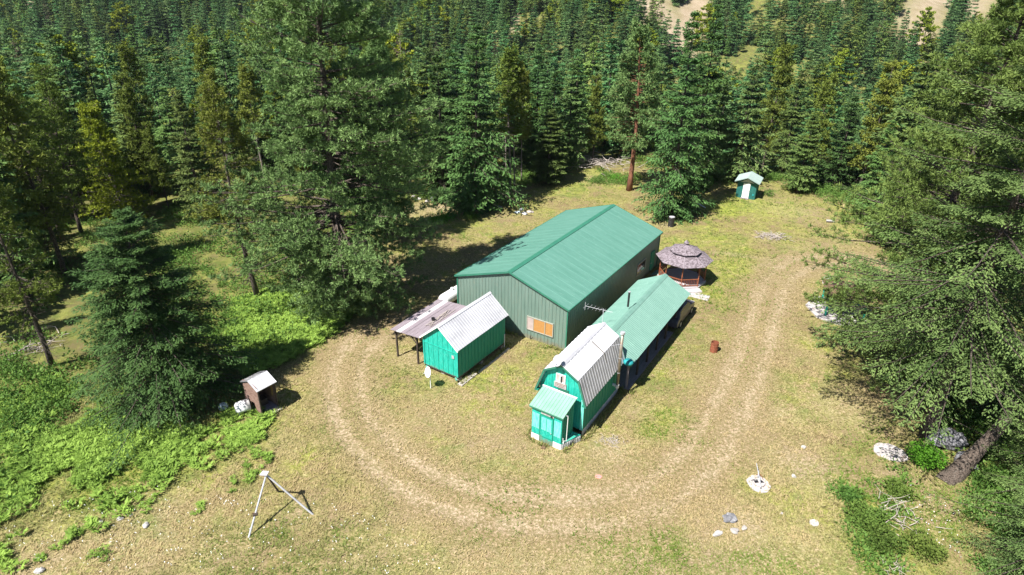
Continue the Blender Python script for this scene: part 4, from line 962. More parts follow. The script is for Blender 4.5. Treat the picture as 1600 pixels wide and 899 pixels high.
mb = MB(); boards(mb, (-1.55, .5, 0), (0, 1, 0), 8.2, .1, hhe + .60, (1, 0, 0), .5); mb.build('side_wall', M['paint_dark_shade'], hs)
mb = MB(); boards(mb, (-HW + .3, .5, 0), (0, 1, 0), HL - .8, .1, hhe + .05, (-1, 0, 0), .5); mb.build('side_wall', M['paint_dark_shade'], hs)
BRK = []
mb = MB(); boards(mb, (-HW + .3, .5, 0), (1, 0, 0), 2.78, .1, lambda u: gab(u + .3, HW, hhe, hhr) - .12, (0, -1, 0), .5); mb.build('front_wall', M['paint_dark_shade'], hs)
mb = MB(); boards(mb, (-HW + .3, 8.7, 0), (1, 0, 0), 2.78, .1, lambda u: gab(u + .3, HW, hhe, hhr) - .12, (0, 1, 0), .5); mb.build('rear_wall', M['paint_dark_shade'], hs)
dd_ = MB().box(-1.53, -1.49, 2.2, 3.1, .1, 2.1).build('door', M['paint'], hs); MB().box(-1.49, -1.45, 2.95, 3.0, 1.0, 1.05).build('handle', M['steel'], dd_)
for y in (4.5, 6.8):
    w3 = MB().box(-1.53, -1.50, y, y + 1.0, 1.0, 1.9).build('window', M['white'], hs); MB().box(-1.50, -1.485, y + .06, y + .94, 1.06, 1.84).build('pane', M['glass'], w3)
MB().box(-1.55, -.12, .4, HL - 3.0, -.05, .08).build('porch_floor', M['grey_wood'], hs)
mb = MB(); mb.beam((-.35, .1, hhe - .0), (-.35, HL - .1, hhe - .0), .1, .14); mb.beam((-HW + .35, HL - 3.4, hhe - .0), (-HW + .35, HL - .1, hhe), .1, .14); mb.build('eave_beam', M['dark_wood'], hs)
for y in (.45, 2.3, 4.2, 6.1, 8.0, 9.9, 11.75): MB().box(-.41, -.29, y - .06, y + .06, -.05, hhe - .04).build('post', M['dark_wood'] if y > 1 else M['grey_wood'], hs)
MB().box(-HW + .3, -HW + .42, HL - .35, HL - .23, -.05, hhe).build('post', M['dark_wood'], hs)
sp_ = MB().tube([(-HW / 2 - .35, 5.3, 3.4), (-HW / 2 - .35, 5.3, 4.55)], .075, 12).build('stovepipe', M['black'], hs); MB().tube([(-HW / 2 - .35, 5.3, 4.56), (-HW / 2 - .35, 5.3, 4.62), (-HW / 2 - .35, 5.3, 4.64)], [.08, .10, .04], 12).build('cap', M['steel'], sp_)
an = thing('tv_antenna', 'spindly television antenna standing over the pale green roof', 'antenna', (6.35, 38.4, 2.9), -.55)
MB().tube([(0, 0, -.1), (0, 0, 1.25)], .018, 6).build('mast', M['galv_new'], an); MB().tube([(-1.35, -.1, 1.12), (.65, .1, 1.12)], .010, 6).build('boom', M['galv_new'], an)
for i, x in enumerate((-1.3, -1.0, -.7, -.45, -.2, .05, .3, .55)):
    ln = .42 - .03 * i; MB().tube([(x, -ln + x * .07, 1.13), (x, ln + x * .07, 1.13)], .006, 5).build('element', M['galv_new'], an)
MB().tube([(-1.35, -.1, .8), (-1.35, -.1, 1.42)], .012, 5).build('element', M['galv_new'], an)
tp = MB(); tp.lathe([(.05, 0), (.28, .06), (.36, .22), (.26, .34), (.05, .38)], 9); tpo = tp.build('tarp_bundle', M['tarp'], None, True); tpo.location = cpos(.28, 5.75, 2.25); setp(tpo, 'teal tarp bundle tucked under the roofs where cabin and long house meet', 'tarp')
wp = MB().box(-.5, .5, -.03, .03, 0, 2.2).build('open_door_leaf', M['barn_trim']); wp.location = (*unproj(897, 512, 1.0)[:2], 0); wp.rotation_euler = (0, 0, 1.0); setp(wp, 'narrow dark green panel standing in the gap between barn and cabin', 'panel')

# parked car under the far end --------------------------------------------
car = thing('parked_car', 'dark grey car poking its nose out from under the far end of the long roof', 'car', (0, 0, 0), -.55)
cx_, cy_ = -.8, 11.65; c_, s__ = math.cos(-.55), math.sin(-.55); car.location = (7.80 + cx_ * c_ - cy_ * s__, 34.3 + cx_ * s__ + cy_ * c_, 0)
prof = [(-2.15, .35), (-2.2, .75), (-2.05, .98), (-1.75, 1.02), (-1.45, 1.52), (-.9, 1.60), (.35, 1.56), (1.05, 1.06), (1.9, .94), (2.15, .78), (2.22, .45), (2.1, .32)]
mb = MB(); n = len(prof); vs = []
for xw, ins in ((-.86, 0), (-.80, 1), (.80, 1), (.86, 0)):
    for y, z in prof: vs.append((xw * (1 - (.12 if z > 1.1 else 0)), y, z if ins or z < .9 else z - .03))
fs = [tuple(range(n))[::-1], tuple(3 * n + k for k in range(n))]
for j in range(3):
    for k in range(n): fs.append((j * n + k, j * n + (k + 1) % n, (j + 1) * n + (k + 1) % n, (j + 1) * n + k))
mb.add(vs, fs); bd = mb.build('body', M['car'], car, False, .04)
MB().extr([(-.66, .40, 1.57), (.66, .40, 1.57), (.74, 1.02, 1.10), (-.74, 1.02, 1.10)], (0, .012, .014)).build('windscreen', M['glass'], car)
for sx in (-1, 1): MB().extr([(sx * .752, -1.3, 1.45), (sx * .752, .25, 1.45), (sx * .80, .85, 1.10), (sx * .80, -1.6, 1.10)], (sx * .03, 0, 0)).build('side_window', M['glass'], car)
MB().box(-.84, .84, 2.1, 2.27, .34, .60).build('bumper', M['car_grey'], car, False, .03); MB().box(-.4, .4, 2.2, 2.255, .62, .80).build('grille', M['black'], car)
for sx in (-.64, .64): MB().box(sx - .17, sx + .17, 2.14, 2.24, .62, .80).build('headlight', M['galv'], car, False, .02)
for x in (-.78, .78):
    for y in (-1.35, 1.4):
        w4 = MB().tube([(x - .11, y, .33), (x + .11, y, .33)], .33, 20).build('wheel', M['tyre'], car); MB().tube([(x - .12, y, .33), (x + .12, y, .33)], .19, 14).build('rim', M['steel'], w4)

# gazebo ------------------------------------------------------------------
GR = 2.5
gzb = thing('gazebo', 'octagonal cedar gazebo with two-tier shingle roof behind the long house', 'gazebo', (15.35, 51.75, 0), .13)
def octo(R, z, a0=math.pi / 8): return [(R * math.cos(a0 + k * math.pi / 4), R * math.sin(a0 + k * math.pi / 4), z) for k in range(8)]
def cone8(R0, z0, R1, z1, th=.06):
    mb = MB(); A, B = octo(R0, z0), octo(R1, z1); a, b = octo(R0 - .03, z0 - th), octo(R1 - .03, z1 - th)
    mb.add(A + B + a + b, [(k, (k + 1) % 8, 8 + (k + 1) % 8, 8 + k) for k in range(8)] + [(16 + k, 24 + k, 24 + (k + 1) % 8, 16 + (k + 1) % 8) for k in range(8)] + [(k, 16 + k, 16 + (k + 1) % 8, (k + 1) % 8) for k in range(8)])
    return mb
lowr = cone8(GR, 2.25, 1.1, 2.86).build('lower_roof', M['shingle'], gzb)
MB().lathe([(1.05, 2.8), (1.05, 3.04)], 8, a0=math.pi / 8).build('cupola_wall', M['dark_wood'], gzb)
upr = cone8(1.42, 2.98, .12, 3.48).build('upper_roof', M['shingle'], gzb)
MB().lathe([(.17, 3.42), (.17, 3.66)], 8, a0=math.pi / 8).build('finial_base', M['grey_wood'], upr); MB().lathe([(.26, 3.66), (.02, 3.92)], 8, a0=math.pi / 8).build('finial_cap', M['shingle'], upr)
mb = MB()
for k in range(8):
    a = math.pi / 8 + k * math.pi / 4; c8, s8 = math.cos(a), math.sin(a)
    mb.beam((c8 * GR, s8 * GR, 2.27), (c8 * 1.1, s8 * 1.1, 2.88), .09, .03); mb.beam((c8 * 1.42, s8 * 1.42, 3.0), (c8 * .12, s8 * .12, 3.50), .07, .03)
mb.build('hip_cap', M['grey_wood'], lowr)
MB().lathe([(GR - .35, -.05), (GR - .35, .22)], 8, a0=math.pi / 8).build('floor', M['pale_board'], gzb)
PO = octo(GR - .5, 0)
mb = MB(); 
for k in range(8): mb.beam((PO[k][0], PO[k][1], 2.18), (PO[(k + 1) % 8][0], PO[(k + 1) % 8][1], 2.18), .09, .18)
mb.build('ring_beam', M['red_wood'], gzb)
for k in range(8):
    x, y = PO[k][:2]; MB().lathe([(.055, .2), (.055, 1.0), (.035, 1.05), (.065, 1.25), (.035, 1.5), (.055, 1.6), (.055, 2.1)], 10, (x, y, 0)).build('post', M['red_wood'], gzb)
    if k == 6: continue
    x2, y2 = PO[(k + 1) % 8][:2]; mb = MB(); mb.beam((x, y, .92), (x2, y2, .92), .07, .06); mb.beam((x, y, .32), (x2, y2, .32), .05, .05)
    for q in range(1, 10): mb.beam((x + (x2 - x) * q / 10, y + (y2 - y) * q / 10, .32), (x + (x2 - x) * q / 10, y + (y2 - y) * q / 10, .92), .03, .03)
    mb.build('railing', M['red_wood'], gzb)
MB().box(-.9, .9, -GR - .15, -GR + .45, -.05, .14).build('step', M['pale_board'], gzb)
pv_ = MB().box(-.8, .8, -.5, .5, -.02, .03).build('concrete_slab', M['concrete_pale']); pv_.location = (16.2, 48.55, 0); pv_.rotation_euler = (0, 0, -.5); setp(pv_, 'small concrete slab between the gazebo and the parked car', 'slab')
gp = MB().box(-.9, .9, -.45, .45, 0, .03).build('roof_panel', M['house_roof']); gp.location = (*unproj(1020, 427)[:2], .03); gp.rotation_euler = (0, 0, .2); setp(gp, 'loose pale green sheet on the grass between barn and gazebo', 'sheet')

# small green shed at the back ------------------------------------------
gs = thing('garden_shed', 'small dark green shed with white door and grey roof at the far meadow edge', 'shed', (29.79, 74.14, gz(29, 75)), -.47)
GW, GL, ge, gr_ = 2.95, 3.22, 2.16, 2.78
mb = MB(); roof_slope(mb, 0, -GW / 2, ge, gr_, 0, GL, .3, .02, .2); roof_slope(mb, -GW, -GW / 2, ge, gr_, 0, GL, .3, .02, .2); mb.build('roof', M['pale_board'], gs).data.materials[0] = surf('grey_green_roofing', (.24, .32, .30), (.30, .38, .36), 2, .6)
M['shed_dark'] = surf('dark_teal_siding', (.01, .10, .09), (.02, .14, .125), 3, .6)
BRK = [GW / 2 - .35]
mb = MB(); boards(mb, (-GW + .35, .6, 0), (1, 0, 0), GW - .7, 0, lambda u: gab(u + .35, GW, ge, gr_) - .09, (0, -1, 0), .3); mb.build('front_wall', M['shed_dark'], gs)
mb = MB(); boards(mb, (-GW + .35, GL - .15, 0), (1, 0, 0), GW - .7, 0, lambda u: gab(u + .35, GW, ge, gr_) - .09, (0, 1, 0), .3); mb.build('rear_wall', M['shed_dark'], gs)
for x, nn in ((-.35, 1), (-GW + .35, -1)): mb = MB(); boards(mb, (x, .6, 0), (0, 1, 0), GL - .75, 0, ge + .1, (nn, 0, 0), .3); mb.build('side_wall', M['shed_dark'], gs)
dr = MB().box(-GW / 2 - .42, -GW / 2 + .38, .53, .56, .05, 1.95).build('door', M['white'], gs); MB().box(-GW / 2 + .28, -GW / 2 + .34, .50, .53, .95, 1.05).build('handle', M['black'], dr)
MB().box(-GW / 2 - .5, -GW / 2 + .45, .25, .55, -.05, .12).build('step', M['grey_wood'], gs)
MB().extr([(-GW / 2 - .8, .55, 2.05), (-GW / 2 + .8, .55, 2.05), (-GW / 2, .55, 2.5)], (0, -.02, 0)).build('gable_board', M['steel'], gs)
MB().box(-.7, -.5, .52, .56, .5, .7).build('sticker', M['tarp'], gs)

# brown hut at the left ---------------------------------------------------
pw, pl, pe, pr_ = 1.82, 1.39, 1.97, 2.40
hut = thing('privy_hut', 'small brown weathered open-sided hut with white metal roof beside the dark green spruce', 'hut', (-15.32, 31.18, gz(-15.3, 31.2)), -.64)
mb = MB(); roof_slope(mb, 0, -pw / 2, pe, pr_, 0, pl, .35, .015, .12); hr1 = mb.build('roof', M['galv'], hut)
mb = MB(); roof_slope(mb, -pw, -pw / 2, pe, pr_, 0, pl, .35, .015, .12); mb.build('painted_shade_roof', M['rock_dark'], hr1)  # dark grey colour puts shade into this slope of the white metal roof
mb = MB(); zz = 0
BRK = []
for k in range(11):
    z0, z1 = k * .19, k * .19 + .175; w_ = 0
    if z1 > pe: w_ = (z1 - pe) / (pr_ - pe) * pw / 2
    a, b = -pw + .12 + w_, -.12 - w_
    if k < 4: mb.box(a, -pw / 2 - .30 + .04 * k, .10, .125 + .004 * (k % 2), z0, z1); mb.box(-pw / 2 + .32 - .05 * k, b, .10, .125 + .004 * (k % 2), z0, z1)
    else: mb.box(a, b, .10, .125 + .004 * (k % 2), z0, z1)
mb.extr([(-pw + .1, .1, 2.09), (-.1, .1, 2.09), (-pw / 2, .1, 2.35)], (0, .02, 0)); mb.build('front_wall', M['log_wood'], hut)
mb = MB()
for k in range(10): mb.box(-pw + .12, -pw + .145, .13, pl - .1, k * .2, k * .2 + .185); mb.box(-pw + .12, -.12, pl - .125, pl - .1, k * .2, k * .2 + .185)
mb.build('rear_wall', M['log_wood'], hut)
for x, y in ((-.12, .13), (-.12, pl - .13), (-pw + .15, .2)): MB().box(x - .05, x + .03, y - .04, y + .04, 0, pe).build('post', M['dark_wood'], hut)
MB().box(-pw + .15, -.15, .15, pl - .15, -.05, .16).build('floor', M['grey_wood'], hut); MB().box(-.14, .22, -.05, pl - .05, -.04, .07).build('sill', M['brown_roof'], hut).data.materials[0] = M['pale_board']
MB().box(-pw + .4, -pw + 1.0, .35, pl - .35, .16, .6).build('bench', M['dark_wood'], hut)
MB().extr([(-.6, pl - .14, 1.6), (-.45, pl - .14, 1.68), (-.4, pl - .14, 1.3), (-.5, pl - .14, .8), (-.62, pl - .14, .75), (-.58, pl - .14, 1.2)], (0, -.02, 0)).build('hanging_board', M['ochre'], hut)
ig = thing('arched_hood', 'white arched hood on thin legs standing against the brown hut', 'hood', (*unproj(381, 645)[:2], 0), -1.0); ig.location.z = gz(-17, 32)
mb = MB(); vs = []; fs = []; n = 14; rings = [(-.45, .02), (-.44, .25), (-.34, .36), (0, .39), (.42, .40)]
for y, rr in rings:
    for k in range(n + 1): a = math.pi * k / n; vs.append((rr * 1.05 * math.cos(a), y, .35 + rr * 1.35 * math.sin(a)))
for i in range(len(rings) - 1):
    for k in range(n): fs.append((i * (n + 1) + k, (i + 1) * (n + 1) + k, (i + 1) * (n + 1) + k + 1, i * (n + 1) + k + 1))
mb.add(vs, fs); sh_ = mb.build('shell', M['white'], ig, True); so = sh_.modifiers.new('solid', 'SOLIDIFY'); so.thickness = .03
for x in (-.36, .36):
    for y in (-.3, .36): MB().tube([(x, y, -.1), (x, y, .4)], .02, 6).build('leg', M['steel'], ig)
bg_ = MB().lathe([(.02, 0), (.26, .05), (.30, .22), (.22, .40), (.06, .5)], 9).build('plastic_bundle', M['blue_bag'], None, True); bg_.location = (*unproj(350, 640)[:2], gz(-18, 32)); setp(bg_, 'pale blue plastic bundle lying in the shade left of the white hood', 'bundle')

# ground dish left of green shed
gd_ = dish('satellite_dish', 'white satellite dish on a pole in the grass in front of the green shed', (-5.36, 34.55, 1.32), -.9, -.30, .33)
MB().tube([(0, .06, -1.4), (0, .06, -.1)], .03, 8).build('pole', M['white'], gd_); MB().box(-.05, .05, .0, .1, -.12, .08).build('bracket', M['steel'], gd_)
# three-legged pole frame
tri = thing('pole_tripod', 'three grey poles lashed into a tripod on the open grass, lower left', 'tripod', (*unproj(432, 800)[:2], 0), 0)
ox, oy = tri.location.x, tri.location.y; ap = Vector((*(unproj(416, 742, 2.3)[:2] - np.array([ox, oy])), 2.3))
for px, py, m_ in ((389, 839, 'steel'), (488.6, 804, 'galv'), (435, 768, 'bark')):
    f = unproj(px, py)[:2] - np.array([ox, oy]); f = Vector((f[0], f[1], 0)); d = (ap - f).normalized(); MB().tube([f - d * .05, ap + d * .12], [.05, .045], 8).build('pole', M[m_], tri)
MB().extr([(ap.x - .28, ap.y - .13, 2.36), (ap.x + .1, ap.y - .16, 2.36), (ap.x + .12, ap.y + .12, 2.36), (ap.x - .2, ap.y + .16, 2.36)], (0, 0, .06)).build('cap_plate', M['pale_board'], tri)
f1 = unproj(389, 839)[:2] - np.array([ox, oy]); fa = Vector((f1[0], f1[1], 0)); pw_ = fa.lerp(ap, .36)
MB().tube([pw_ + Vector((-.1, -.06, 0)), pw_ + Vector((.12, .02, 0))], .085, 10).build('winch', M['dark_wood'], tri); MB().tube([pw_, pw_ + Vector((-.12, -.1, .18))], .015, 5).build('winch_handle', M['rust'], tri)

# well cap with a pump arm
wl = thing('well_cover', 'round pale concrete well cap with a long metal lever, lower right', 'well', (*unproj(1185, 757)[:2], 0), .3)
rw = random.Random(3); ring = [(.56 + .08 * rw.random(), k * 2 * math.pi / 18) for k in range(18)]
MB().extr([(a * math.cos(b), a * 1.12 * math.sin(b), -.03) for a, b in ring], (0, 0, .10)).build('slab', M['concrete_pale'], wl, False, .02)
MB().lathe([(.30, .07), (.32, .15), (.05, .15)], 18).build('collar', M['concrete_pale'], wl)
MB().extr([(-.24, .0, .152), (-.02, -.02, .152), (0.02, .16, .152), (-.2, .18, .152)], (0, 0, .012)).build('opening', M['black'], wl); MB().extr([(.04, -.06, .152), (.27, -.12, .152), (.22, .1, .152), (.06, .08, .152)], (0, 0, .012)).build('opening', M['black'], wl)
MB().tube([(-.22, -.42, .22), (.03, .05, .36), (.45, .95, .55)], [.045, .035, .02], 8).build('lever', M['steel'], wl); MB().tube([(.18, .36, .1), (.20, .4, .55)], .03, 6).build('pivot', M['steel'], wl)
MB().tube([(-.32, .24, .16), (-.18, .1, .34), (-.1, .02, .33)], .018, 6).build('hoop', M['black'], wl); MB().tube([(.38, .12, .12), (.34, .34, .3), (.1, .4, .33)], .016, 6).build('hoop', M['rust'], wl)

# barrels, rocks, logs and litter
b1 = thing('rusty_barrel', 'rusty red fire barrel standing alone on the grass right of the long house', 'barrel', (*unproj(1115, 549)[:2], 0), .2)
MB().lathe([(.29, -.02), (.29, .02), (.28, .04), (.28, .26), (.295, .28), (.28, .30), (.28, .52), (.295, .54), (.28, .56), (.285, .78), (.26, .78), (.26, .05)], 20).build('drum', M['rust'], b1, False)
MB().lathe([(.255, .04), (.255, .5)], 16).build('ash', M['black'], b1)
b2 = thing('black_drum', 'black drum tipped at the edge of the dark fir shadow behind the barn', 'barrel', (*unproj(1048, 354)[:2], 0), .3)
MB().lathe([(.34, 0), (.36, .05), (.34, .1), (.34, .55), (.36, .6), (.34, .66), (.34, 1.05), (.3, 1.1)], 18).build('drum', M['black'], b2); MB().lathe([(.31, 1.1), (.31, 1.13)], 18).build('lid', M['galv'], b2)
def rock(px, py, sx, sy, sz, label, mat='rock', seed=1, name='rock', rz=0, cat='rock', sink=.25):
    rr = np.random.default_rng(seed); bm_v = []; n1_, n2_ = 14, 9; mb = MB()
    for i in range(n2_):
        th = math.pi * (i + .5) / n2_
        for k in range(n1_):
            a = 2 * math.pi * k / n1_; q = 1 + .30 * (float(vnoise(math.cos(a) * math.sin(th) * 2 + seed * 7, math.sin(a) * math.sin(th) * 2 + math.cos(th) * 2, .9, seed)) - .5) * 2
            bm_v.append((sx * q * math.sin(th) * math.cos(a), sy * q * math.sin(th) * math.sin(a), sz * q * math.cos(th)))
    fs = [(i * n1_ + k, (i + 1) * n1_ + k, (i + 1) * n1_ + (k + 1) % n1_, i * n1_ + (k + 1) % n1_) for i in range(n2_ - 1) for k in range(n1_)] + [tuple(range(n1_)), tuple((n2_ - 1) * n1_ + k for k in range(n1_))[::-1]]
    mb.add(bm_v, fs); o = mb.build(name, M[mat], None, False); p = unproj(px, py); o.location = (p[0], p[1], gz(p[0], p[1]) + sz * (1 - 2 * sink)); o.rotation_euler = (0, 0, rz); setp(o, label, cat); return o
def slab(px, py, rx, ry, h, label, mat='concrete_pale', seed=1, name='concrete_slab', cat='slab', rz=0, n=22, jag=.12):
    rr = random.Random(seed); mb = MB().extr([(rx * (1 - jag * rr.random()) * math.cos(2 * math.pi * k / n), ry * (1 - jag * rr.random()) * math.sin(2 * math.pi * k / n), 0) for k in range(n)], (0, 0, h))
    o = mb.build(name, M[mat], None, False, .015); p = unproj(px, py); o.location = (p[0], p[1], gz(p[0], p[1]) - .02); o.rotation_euler = (0, 0, rz); setp(o, label, cat); return o
slab(1391, 708, .98, .82, .10, 'pale worn concrete disc half covered by the round bush', seed=5, rz=-.5)
slab(935, 745, .22, .17, .05, 'pink round lid lying on the driveway in front of the cabin', 'pink', 3, 'pink_lid', 'lid', jag=.2)
slab(1272, 818, .24, .24, .10, 'flat pale stone disc between the well cap and the leafy bushes', 'white_dirty', 8, 'stone_disc', 'stone', jag=.15)
rock(1480, 692, 1.15, .85, .55, 'big dark boulder in the shade behind the round bush', 'rock_dark', 4, 'boulder', .3)
rock(1508, 728, .8, .6, .45, 'smaller grey boulder beneath the leaning trunk', 'rock_dark', 9, 'boulder', .9)
rock(1140, 812, .38, .30, .16, 'grey flat stump-like stone on the bare patch below the well cap', 'rock_dark', 12, 'stone', .4, 'stone')
rock(1121, 835, .30, .13, .10, 'oblong white stone left of the bare patch below the well cap', 'white_dirty', 13, 'stone', .5, 'stone')
rock(1148, 830, .22, .20, .10, 'tan broken stone in the middle of the bare patch', 'rock', 14, 'stone', .2, 'stone')
rock(1163, 826, .16, .13, .08, 'smallest tan stone at the right of the bare patch', 'rock', 15, 'stone', .8, 'stone')
rock(1221, 803, .10, .07, .05, 'lone pebble-sized stone between well cap and stone disc', 'rock', 16, 'stone', .8, 'stone')
for i, (px, py, s_, lb) in enumerate(((62, 893, .16, 'white stone nearest the bottom left corner of the picture'), (60, 874, .10, 'small white stone above the corner stone, lower left'), (157, 817, .11, 'pale stone at the lower left edge of the ferns'), (188, 811, .12, 'white stone among the ferns left of the tripod'), (205, 806, .07, 'tiny pale stone next to a white one in the ferns'), (228, 822, .14, 'pale stone closest to the tripod at the fern edge'), (110, 834, .09, 'faint pale stone low in the ferns'), (1255, 700, .12, 'small stone above the bare soil right of the well cap'), (1240, 745, .1, 'tiny stone on bare soil right of the well cap'))):
    rock(px, py, s_ * 1.3, s_, s_ * .7, lb, 'white_dirty', 30 + i, 'stone', i, 'stone')
rock(1292, 443, .42, .34, .50, 'white boulder at the edge of the pine boughs beside the driveway', 'white_dirty', 21, 'white_boulder', .1)
for i, (px, py, s_, mt, lb) in enumerate(((700, 318, .30, 'rock', 'pale rock in the shade line on the red soil'), (684, 316, .22, 'rock', 'middle rock of the row on the red soil'), (668, 316, .25, 'rock', 'left rock of the row on the red soil'), (655, 312, .2, 'white_dirty', 'white rock nearest the huge pine on the red soil'), (646, 308, .2, 'rock', 'rock half hidden by the huge pine boughs'), (676, 312, .3, 'rock_dark', 'dark rock behind the row on the red soil'))):
    rock(px, py, s_ * 1.3, s_, s_ * .8, lb, mt, 40 + i, 'rock', i)
lg = MB().tube([(-.95, 0, .16), (0, .04, .17), (.95, 0, .18)], [.15, .14, .12], 10).build('log', M['white_dirty']); p = unproj(774, 324); lg.location = (p[0], p[1], 0); lg.rotation_euler = (0, 0, -.65); setp(lg, 'pale peeled log lying on the rear meadow left of the barn roof', 'log')
lg = MB().tube([(-.7, 0, .1), (.7, 0, .1)], [.08, .07], 8).build('log', M['dead']); p = unproj(766, 321); lg.location = (p[0], p[1], 0); lg.rotation_euler = (0, 0, -.5); setp(lg, 'thin grey log lying beside the pale peeled log', 'log')
st = MB().tube([(0, -.05, .25), (0, .4, .25)], [.25, .25], 12).build('log_round', M['bark']); p = unproj(757, 326); st.location = (p[0], p[1], 0); setp(st, 'dark log round at the left end of the peeled log', 'log')
for i, (px, py, mt) in enumerate(((808, 333, 'blue_bag'), (815, 328, 'steel'), (820, 335, 'galv'), (828, 332, 'dead'))):
    o = rock(px, py, .38, .26, .14, ('pale blue', 'grey', 'whitish', 'brownish')[i] + ' scrap piece in the junk heap on the rear meadow', mt, 60 + i, 'scrap_piece', i, 'scrap', .2)
lg = MB().box(-.95, .95, -.05, .05, 0, .08).build('white_pole', M['white']); p = unproj(1095, 322); lg.location = (p[0], p[1], .05); lg.rotation_euler = (0, 0, -1.25); setp(lg, 'white pole lying at the right edge of the dark fir shadow', 'pole')
tb = thing('stone_trough', 'low white box lying on the meadow near the right-hand trees', 'box', (*unproj(1297, 347)[:2], 0), -.1)
MB().box(-.42, .42, -.16, .16, .02, .22).build('box', M['white_dirty'], tb, False, .03); MB().box(-.5, .5, -.25, -.17, -.02, .12).build('plank', M['dark_wood'], tb)
jr = MB().lathe([(.12, 0), (.14, .05), (.14, .28), (.09, .33), (.09, .38)], 12).build('plastic_jug', M['blue_bag']); p = unproj(1486, 606, .8); jr.location = (p[0], p[1], gz(p[0], p[1])); setp(jr, 'pale blue jug in the deep shade beside the big fir trunk', 'jug')
jr = MB().lathe([(.10, 0), (.12, .05), (.12, .2), (.07, .25)], 12).build('plastic_jug', M['white']); p = unproj(1449, 655, .0); jr.location = (p[0], p[1], gz(p[0], p[1])); setp(jr, 'small white jug at the foot of the big fir trunk', 'jug')

# leaning big trunk lower right ---------------------------------------
lt = thing('leaning_tree', 'thick rough leaning trunk rising out of the boulders at the lower right', 'tree', (*unproj(1492, 742)[:2], 0), 0)
b0 = lt.location; tgt = unproj(1562, 668, 2.2) - np.array([b0.x, b0.y, 0]); d = Vector(tgt)
mb = MB(); mb.tube([(-.9 * d.normalized())[:], (.1 * d.normalized())[:], tuple(d * .5), tuple(d), tuple(d * 1.0 + Vector((1.6, .9, 2.6))), tuple(d + Vector((3.0, 2.0, 6.0)))], [.75, .50, .36, .31, .26, .12], 14); mb.build('trunk', M['bark'], lt)
crm = make_fir(77, H=8, R=3.6, base=.0, nb=120, ntw=14, nsp=6, slen=.32, swid=.10, limbs=True, leaf='firpale', jag=.35)[1]
co_ = link_mesh(crm, 'crown', lt); co_.location = d + Vector((1.9, 1.2, 1.6)); co_.rotation_euler = (0, .25, 0)

# picnic shelter pad under the right trees
psh = thing('picnic_shelter', 'open shelter with teal posts and brown roof on an octagonal slab under the right-hand trees', 'shelter', (27.35, 46.2, gz(27.4, 46.4)), -.32)
psh.location.z = 0
MB().lathe([(2.75, -.05), (2.75, .10)], 8, a0=math.pi / 8 + .35).build('slab', M['concrete_pale'], psh)
for x in (-1.38, 1.38):
    for y in (-1.38, 1.38): MB().box(x - .07, x + .07, y - .07, y + .07, .08, 1.95).build('post', M['teal_post'], psh)
mb = MB()
for a, b in (((-1.7, -1.7), (1.7, -1.7)), ((1.7, -1.7), (1.7, 1.7)), ((1.7, 1.7), (-1.7, 1.7)), ((-1.7, 1.7), (-1.7, -1.7))):
    mb.extr([(a[0], a[1], 1.95), (b[0], b[1], 1.95), (0, 0, 2.7)], (0, 0, .05))
mb.build('roof', M['brown_roof'], psh)
MB().box(-.8, .8, -.4, .4, .72, .77).build('table_top', M['grey_wood'], psh); MB().box(-.6, -.5, -.35, .35, .1, .72).build('table_leg', M['grey_wood'], psh); MB().box(.5, .6, -.35, .35, .1, .72).build('table_leg', M['grey_wood'], psh)

# ------------------------------------------------------------------ undergrowth, ferns, grass
rg = np.random.default_rng(2024)
def pts_in(polypx, n):
    P = poly(polypx); lo, hi = P.min(0), P.max(0); out = np.zeros((0, 2))
    while len(out) < n:
        q = rg.uniform(lo, hi, (n * 3, 2)); out = np.vstack([out, q[inpoly(P, q[:, 0], q[:, 1])]])
    return out[:n], polyd(P, out[:n, 0], out[:n, 1])

def fronds(lv, xy, scale=1.0, nf=5, tint=0.5):
    """fern plants: arching fronds with paired leaflets"""
    n = len(xy); z = hz(xy[:, 0], xy[:, 1]); sc = scale * (.6 + .7 * rg.random(n)); tb = tint + .6 * (rg.random(n) - .5) + .5 * (vnoise(xy[:, 0], xy[:, 1], 2.5, 55) - .5)
    for f in range(nf):
        az = rg.uniform(0, 6.28, n); D = np.stack([np.cos(az), np.sin(az), .8 + .8 * rg.random(n)], 1); D = norm(D); S = norm(np.cross(D, Z3))
        base = np.stack([xy[:, 0], xy[:, 1], z], 1); ln = sc * (.55 + .3 * rg.random(n))
        for k in range(5):
            u = .25 + .17 * k; c = base + D * (ln * u)[:, None] - Z3 * (ln * .38 * u * u)[:, None]
            w = ln * (.42 - .075 * k)
            for sg in (-1, 1):
                dd = norm(D * .6 + S * sg + rg.normal(0, .3, (n, 3))); lv.kites(c, dd, norm(np.cross(dd, Z3 + rg.normal(0, .25, (n, 3)))), w, w * .40, np.clip(tb + .25 * rg.random(n), 0, 1), .35)
def clumps(lv, xy, h, rad, nl, ll, lw, tint, zoff=0):
    """rounded leafy clumps"""
    n = len(xy); z = hz(xy[:, 0], xy[:, 1]) + zoff; h = np.broadcast_to(h, (n,)); rad = np.broadcast_to(rad, (n,))
    D = norm(rg.normal(0, 1, (n, nl, 3)) + np.array([0, 0, .5])); D[..., 2] = np.abs(D[..., 2]); q = rg.random((n, nl, 1)) ** .4
    C = np.stack([xy[:, 0], xy[:, 1], z], 1)[:, None] + D * q * np.stack([rad, rad, h], 1)[:, None]
    dd = norm(D + rg.normal(0, .6, D.shape)).reshape(-1, 3); C = C.reshape(-1, 3)
    lv.kites(C, dd, perp(dd, rg, .8), ll * (.6 + .8 * rg.random(len(C))), lw * (.6 + .8 * rg.random(len(C))), np.clip(np.repeat(np.broadcast_to(tint, (n,)), nl) + .4 * (rg.random(len(C)) - .5), 0, 1))

